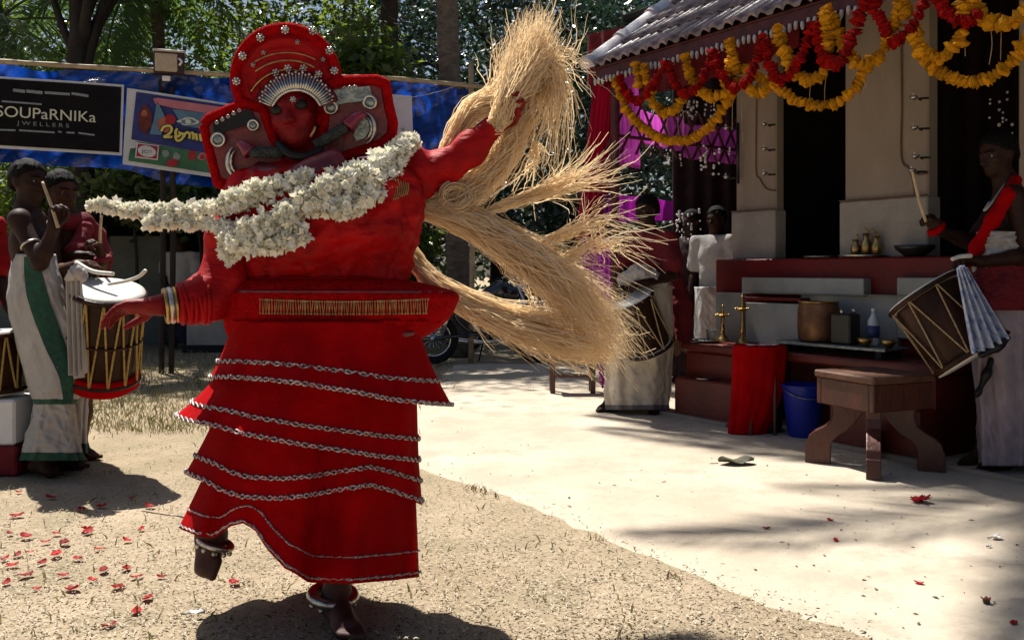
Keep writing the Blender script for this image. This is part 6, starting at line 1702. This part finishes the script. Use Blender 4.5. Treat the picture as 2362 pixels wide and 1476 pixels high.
VQ, Hh = body(J, .009, 1.0); obj('body', VQ, MT['skin_dark'], pm_, smooth=True); hair_cap(J['head'], J['face'], J['up'], 1.0, pm_, 6); eyes(Hh, 1.0, pm_)
shirt(J, 1.0, pm_, 'maroon_cloth', .75, .026, 6)
dhoti([(655, 1452, 1546), (740, 1424, 1550), (830, 1402, 1548), (900, 1398, 1546), (945, 1402, 1540)], Y5, .55, pm_, 'cream_cloth', 'grey_border', 9, .12, 4)
lump('waist_towel', [K(1440, 646, -.30), K(1475, 632, -.36), K(1500, 640, -.34), K(1528, 650, -.26)], [.05, .07, .055, .045], pm_, 'white_cloth', 15, wr=.012, fq=85)
drum(P(1452, 686, 6.55), P(1502, 806, 6.66), .175, 'dark drum with rope lacing below the straw, on the middle drummer', 8, 'rope', .0055)
dt_ = empty('fringed_cloth', P(1585, 790, 7.0), label='dark maroon cloth with golden fringe behind the middle drum', cat='cloth')
lump('cloth', [P(1560, 640, 7.15), P(1572, 700, 7.12), P(1578, 780, 7.1)], [.06, .08, .07], dt_, 'maroon_cloth', 16)
for k in range(11): obj('tassel', tube([P(1556 + k * 4.5, 786, 7.05), P(1554 + k * 4.8, 816 + 5 * math.sin(k), 7.05)], .006, 5), MT['gold_thread'], dt_)

# people in the shade
def bystander(px, Y, top, face, shirtm, lowerm, lab, seed, h=.012, skinm='skin_dark', sl_=.75):
    K = lambda x, y, dy=0: P(x, y, Y + dy)
    sc = F / Y; g = HY + CH * sc; H_ = (g - top); u = H_ / 1.70
    y = lambda z: g - z * u
    f = nrm(A(face[0], face[1], 0)); sd = A(f[1], -f[0], 0)
    t = empty('person', (P(px, g, Y) * A(1, 1, 0)), label=lab, cat='person')
    at = lambda z, s=0.0, fw=0.0: P(px, y(z), Y) + sd * s + f * fw
    J = dict(head=at(1.585), neck=at(1.44), face=f + A(0, 0, -.1), up=A(0, 0, 1), shR=at(1.38, .18), shL=at(1.38, -.18), elR=at(1.10, .23), elL=at(1.10, -.23), wrR=at(.88, .22, .12), wrL=at(.88, -.22, .12),
             hiR=at(.88, .09), hiL=at(.88, -.09), knR=at(.48, .10), knL=at(.48, -.10), anR=at(.085, .10), anL=at(.085, -.10), toR=at(.03, .12, .16), toL=at(.03, -.12, .16))
    J['handR'] = (A(0, 0, -1) + f * .3, -sd, .4, 1); J['handL'] = (A(0, 0, -1) + f * .3, sd, .4, -1)
    VQ, Hh = body(J, h, H_ / sc / 1.70); obj('body', VQ, MT[skinm], t, smooth=True); hair_cap(J['head'], J['face'], J['up'], 1.0, t, seed)
    shirt(J, 1.0, t, shirtm, sl_, .030, seed, .05, h, .006)
    dhoti([(y(.95), px - .19 * sc, px + .19 * sc), (y(.5), px - .20 * sc, px + .20 * sc), (y(.07), px - .19 * sc, px + .19 * sc)], Y, .62, t, lowerm, None, seed)
    return t
bystander(1652, 8.35, 478, (-.7, -.7), 'white_cloth', 'white_cloth', 'man in a loose white shirt standing left of the narrow pier', 21)
bystander(1594, 8.7, 486, (-.8, -.6), 'dark_cloth', 'dark_cloth', 'man in dark maroon clothes in the shade behind the middle drummer', 22, sl_=1.0)
bystander(416, 12.7, 540, (.1, -1), 'white_cloth', 'navy_cloth', 'man in pale shirt in the dark shed opening', 23, .014)

# ------------------------------------------------------------------ parked motorcycles
def wheel(par, c, ax, r):
    w_ = obj('wheel', torus(c, ax, r - .045, .045, 36, 10), MT['rubber'], par, smooth=True)
    obj('rim', torus(c, ax, r - .095, .014, 32, 6), MT['chrome'], w_, smooth=True)
    e1 = nrm(np.cross(ax, A(0, 0, 1))); e2 = np.cross(ax, e1)
    parts = [lathe([(.03, -.05), (.04, -.03), (.04, .03), (.03, .05)], 14, c, ax)]
    for k in range(12):
        a = k * math.pi / 6; parts.append(tube([c, c + (e1 * math.cos(a) + e2 * math.sin(a)) * (r - .095)], .004, 4))
    obj('spokes', join(parts), MT['chrome'], w_, smooth=True)
def motorbike(base, az, lab):
    t = empty('motorcycle', base, label=lab, cat='motorcycle', group='parked motorcycles')
    f = A(math.cos(az), math.sin(az), 0); s = A(-f[1], f[0], 0); U = A(0, 0, 1)
    p = lambda x, y, z: base + f * x + s * y + U * z
    wheel(t, p(.62, 0, .30), s, .30); wheel(t, p(-.62, 0, .30), s, .30)
    for q in (-.07, .07):
        obj('fork', tube([p(.62, q, .30), p(.38, q, .92)], .018, 8), MT['chrome'], t, smooth=True)
        obj('swing_arm', tube([p(-.62, q, .30), p(-.1, q, .36)], .02, 8), MT['bike_black'], t, smooth=True)
        obj('shock', tube([p(-.52, q * 1.4, .36), p(-.42, q * 1.4, .66)], .022, 8), MT['chrome'], t, smooth=True)
    obj('frame', tube(spline([p(.40, 0, .85), p(.15, 0, .50), p(-.1, 0, .34), p(-.35, 0, .62), p(.38, 0, .80)], 24), .022, 8), MT['bike_black'], t, smooth=True)
    Fd = Field(base + A(-1, -1, .2), base + A(1, 1, 1.3), .014)
    Fd.chain([p(.34, 0, .82), p(.18, 0, .86), p(.0, 0, .80)], [.09, .13, .08], .04)
    obj('fuel_tank', Fd.mesh(), MT['bike_black'], t, smooth=True)
    Fd = Field(base + A(-1, -1, .2), base + A(1, 1, 1.3), .014)
    Fd.chain([p(.0, 0, .78), p(-.2, 0, .77), p(-.45, 0, .80), p(-.66, 0, .82)], [.07, .10, .10, .06], .03)
    obj('seat', Fd.mesh(), MT['seat_vinyl'], t, smooth=True)
    obj('engine', join([box(p(.10, 0, .46), (.26, .20, .22), np.stack([f, s, U], 1), .03)] + [box(p(.16, 0, .58 + .022 * k), (.17, .18, .010), np.stack([f, s, U], 1)) for k in range(5)]), MT['silver_dull'], t)
    obj('exhaust', tube(spline([p(.22, .10, .50), p(.26, .13, .30), p(.0, .15, .24), p(-.35, .16, .27), p(-.80, .16, .34)], 20), np.concatenate([np.full(10, .020), np.linspace(.025, .045, 10)]), 10), MT['chrome'], t, smooth=True)
    obj('handlebar', tube(spline([p(.22, -.36, 1.00), p(.32, -.22, 1.04), p(.38, 0, .98), p(.32, .22, 1.04), p(.22, .36, 1.00)], 20), .012, 8), MT['chrome'], t, smooth=True)
    for q in (-1, 1):
        obj('mirror', join([tube([p(.30, q * .25, 1.04), p(.32, q * .33, 1.20)], .005, 5), sphere(p(.32, q * .35, 1.23), (.06, .06, .04), 12, 8)]), MT['bike_black'], t, smooth=True)
        obj('grip', tube([p(.24, q * .33, 1.01), p(.16, q * .44, .98)], .018, 8), MT['rubber'], t, smooth=True)
    obj('headlight', lathe([(.03, -.10), (.08, -.05), (.09, 0), (.08, .01), (.001, .025)], 20, p(.50, 0, .90), f), MT['chrome'], t, smooth=True)
    for x0, a0, a1 in ((.62, 20, 130), (-.62, 30, 165)):
        pts = np.array([p(x0 + .335 * math.cos(R(a)), 0, .30 + .335 * math.sin(R(a))) for a in np.linspace(a0, a1, 14)])
        obj('mudguard', tube(pts, .05, 8, sx=.25 if abs(np.dot(frames(pts)[1][0], s)) < .5 else 1, sy=1 if abs(np.dot(frames(pts)[1][0], s)) < .5 else .25), MT['bike_black'], t, smooth=True)
    obj('tail_lamp', box(p(-.78, 0, .74), (.05, .10, .07), np.stack([f, s, U], 1), .01), MT['red_plush'], t)
    obj('side_stand', tube([p(0, .10, .32), p(-.05, .28, .005)], .012, 6), MT['bike_black'], t)
g_ = Gd(1120, 838)
motorbike(g_, R(8), 'black motorcycle seen through the gap in the straw')
motorbike(g_ + A(1.15, .55, 0), R(170), 'second motorcycle parked nearer the purple drape')
motorbike(g_ + A(-.9, 1.1, 0), R(20), 'motorcycle furthest left, beside the red belt')

# ------------------------------------------------------------------ fallen petals, flowers, leaves
def petal_mesh(seed, L=.035, W=.024):
    q = np.random.default_rng(seed); u = np.linspace(0, 1, 6); v = np.linspace(-1, 1, 4)
    V = [(L * (a - .5), W * .5 * b * math.sin(math.pi * min(1, a * .86 + .1)) ** .7, .001 + .007 * (a - .4)**2 * 3 + .003 * b * b + q.uniform(0, .002)) for a in u for b in v]
    me = mesh('petal', np.array(V), grid_faces(6, 4), True); me.materials.append(MT['petal']); return me
PM = [petal_mesh(k) for k in range(4)]
rp = np.random.default_rng(15)
LP = [(42, 1136), (118, 1150), (40, 1192), (22, 1232), (188, 1178), (195, 1222), (202, 1228), (306, 1150), (326, 1222), (292, 1248), (228, 1268), (60, 1240), (105, 1252), (150, 1255), (130, 1282), (40, 1282), (28, 1306), (96, 1300), (15, 1346), (60, 1330), (145, 1330), (168, 1362), (240, 1318), (290, 1314), (270, 1358), (314, 1334), (372, 1332), (340, 1384), (314, 1414), (252, 1446), (540, 1346), (130, 1232), (70, 1275), (235, 1170), (12, 1290), (180, 1290), (85, 1360), (345, 1170), (215, 1340)]
for k, (x, y) in enumerate(LP):
    p = Gd(x, y)
    link('petal', PM[k % 4], None, None, TRS(p + A(0, 0, .002), rp.normal(0, .1), rp.normal(0, .1), rp.uniform(0, 6.28), rp.uniform(.8, 1.7)), label='red petal fallen on the dry grass at lower left', cat='petal', group='red petals on the dry grass')
for k, (x, y, l) in enumerate(((1768, 1219, 'small dark red petal on the court between the two soft shadows'), (1928, 1247, 'thin red petal on the court below the wooden stool'), (2120, 1346, 'red petal alone on bright sand right of centre'), (2338, 1438, 'dark red petal nearest the lower right corner'), (1915, 1200, 'pale red petal in the soft shadow'))):
    link('petal', PM[k % 4], None, None, TRS(Gd(x, y, .004) , .03, .1, k * 1.3, .95), label=l, cat='petal', group='red petals on the court')
def bloom(px, py, r0, lab, np_=5, name='fallen_bloom'):
    c = Gd(px, py, .0); t = empty(name, c, label=lab, cat='flower'); q = np.random.default_rng(int(px))
    for k in range(np_):
        a = k * 6.283 / np_ + q.uniform(-.2, .2)
        link('petal', PM[k % 4], None, t, Matrix.Translation((c + A(0, 0, .013)).tolist()) @ Matrix.Rotation(a, 4, 'Z') @ Matrix.Rotation(q.uniform(-.25, .2), 4, 'Y') @ Matrix.Translation((r0 * .5, 0, 0)) @ Matrix.Scale(r0 / .036, 4))
    obj('calyx', sphere(c + A(0, 0, .012), (.012, .012, .012), 8, 6), MT['dry_leaf'], t, smooth=True)
bloom(2124, 1160, .052, 'red hibiscus bloom lying on the shaded court', 8)
bloom(2275, 1394, .020, 'crushed red bloom on bright sand near the right edge', 5)
def leaf_thing(px, py, L, W, lab, mt, rz, curl=.03, seed=0):
    c = Gd(px, py, .004); q = np.random.default_rng(seed); u = np.linspace(0, 1, 12); v = np.linspace(-1, 1, 7)
    V = np.array([(L * (a - .5), W * .5 * b * math.sin(math.pi * min(1, a * .92 + .04)) ** .8, .004 + curl * (abs(b)**1.5) * (1 + .5 * math.sin(a * 9)) + curl * .6 * (1 + math.sin(a * 7 + seed)) * .5 + q.uniform(0, .004)) for a in u for b in v])
    t = empty('fallen_leaf', c, label=lab, cat='leaf')
    M = TRS(c, 0, 0, rz)
    solid(obj('blade', (V, grid_faces(12, 7)), MT[mt], t, smooth=True, M=M), .0012)
    obj('stalk', tube([(-L * .5, 0, .008), (-L * .72, .01, .006)], .0025, 5), MT['dry_leaf'], t, M=M)
leaf_thing(1698, 1070, .21, .13, 'crumpled grey green dry leaf on the court', 'dry_leaf', .15, .016, 1)
leaf_thing(2298, 1243, .05, .035, 'small pale leaf on the sand at the right', 'paper', .3, .006, 2)
leaf_thing(2282, 1262, .02, .015, 'tiny pale scrap below the small pale leaf', 'paper', 1.0, .004, 3)
leaf_thing(450, 1420, .06, .025, 'pale dry leaf beside the dancer shadow', 'paper', .2, .006, 4)

# loose litter and thin dry grass over the soil (nobody could count it)
def scatter(n, y0, y1, seed, court=False, px_lo=-150, px_hi=2500):
    r = np.random.default_rng(seed); Y = 1 / r.uniform(1 / y1, 1 / y0, n); px = r.uniform(px_lo, px_hi, n)
    X = (px - HX) / F * Y; e = court_edge_x(Y) + r.normal(0, .11, n)
    k = (X > e) if court else (X < e)
    return np.stack([X[k], Y[k], np.zeros(k.sum())], 1)
def bits(pos, L, W, r, zmax=.01, tilt=.25):
    n = len(pos); a = r.uniform(0, 2 * np.pi, n); l = L * r.uniform(.4, 1.5, n); w_ = W * r.uniform(.5, 1.5, n)
    d = np.stack([np.cos(a), np.sin(a), r.normal(0, tilt, n)], 1); s = np.stack([-np.sin(a), np.cos(a), r.normal(0, tilt, n)], 1)
    c = pos + A(0, 0, 1) * r.uniform(.002, zmax, n)[:, None]
    V = np.stack([c - d * l[:, None] / 2, c + s * w_[:, None] / 2 + A(0, 0, .003), c + d * l[:, None] / 2, c - s * w_[:, None] / 2 + A(0, 0, .003)], 1).reshape(-1, 3)
    return V, np.arange(4 * n).reshape(-1, 4)
r1 = np.random.default_rng(21)
M_('litter_pale', (.52, .45, .34), (.34, .29, .20), rough=.8, scale=25, contrast=(.3, .7))
M_('litter_dark', (.10, .075, .045), (.05, .04, .025), rough=.85, scale=25)
M_('grass_green', (.20, .20, .08), (.30, .24, .12), rough=.8, scale=4, trans=.3, spec=.1)
obj('straw_litter', bits(scatter(30000, 2.3, 12, 1), .017, .0045, r1, .006, .12), MT['litter_pale'], label='pale dry grass litter over the bare soil', cat='litter', kind='stuff')
obj('leaf_litter', bits(scatter(9000, 2.3, 13, 2), .016, .006, r1, .006, .12), MT['litter_dark'], label='dark crumbs of dead leaf over the soil', cat='litter', kind='stuff')
def blades(pos, h, r):
    n = len(pos); a = r.uniform(0, 2 * np.pi, n); hh = h * r.uniform(.4, 1.4, n); w_ = .003 * r.uniform(.6, 1.5, n)
    s = np.stack([np.cos(a), np.sin(a), 0 * a], 1) * w_[:, None]; le = r.normal(0, .6, (n, 2)) * hh[:, None]
    top_ = pos + np.stack([le[:, 0], le[:, 1], hh], 1); md = pos + np.stack([le[:, 0] * .3, le[:, 1] * .3, hh * .6], 1)
    V = np.stack([pos - s, pos + s, md + s * .8, top_, md - s * .8], 1).reshape(-1, 3)
    return V, np.arange(5 * n).reshape(-1, 5)
tp_ = scatter(900, 2.5, 14, 3, px_hi=1500)
edge_t = []
for k in range(5):
    y = r1.uniform(2.6, 4.8); edge_t.append(A(court_edge_x(y) - abs(r1.normal(0, .06)), y, 0) + r1.normal(0, .02, (14, 3)) * A(1, 1, 0))
obj('thin_grass', blades(np.vstack([tp_] + edge_t), .028, r1), MT['grass_green'], label='thin short grass growing through the litter', cat='grass', kind='stuff')
far_ = scatter(16000, 6.0, 13, 6, px_hi=1100)
obj('green_turf', blades(far_, .05, r1), MT['grass_green'], label='greener short grass beyond the dancer', cat='grass', kind='stuff')
obj('court_litter', bits(scatter(420, 2.4, 9, 4, True), .022, .009, r1, .008, .2), MT['litter_dark'], label='scattered dark crumbs on the sandy court', cat='litter', kind='stuff')
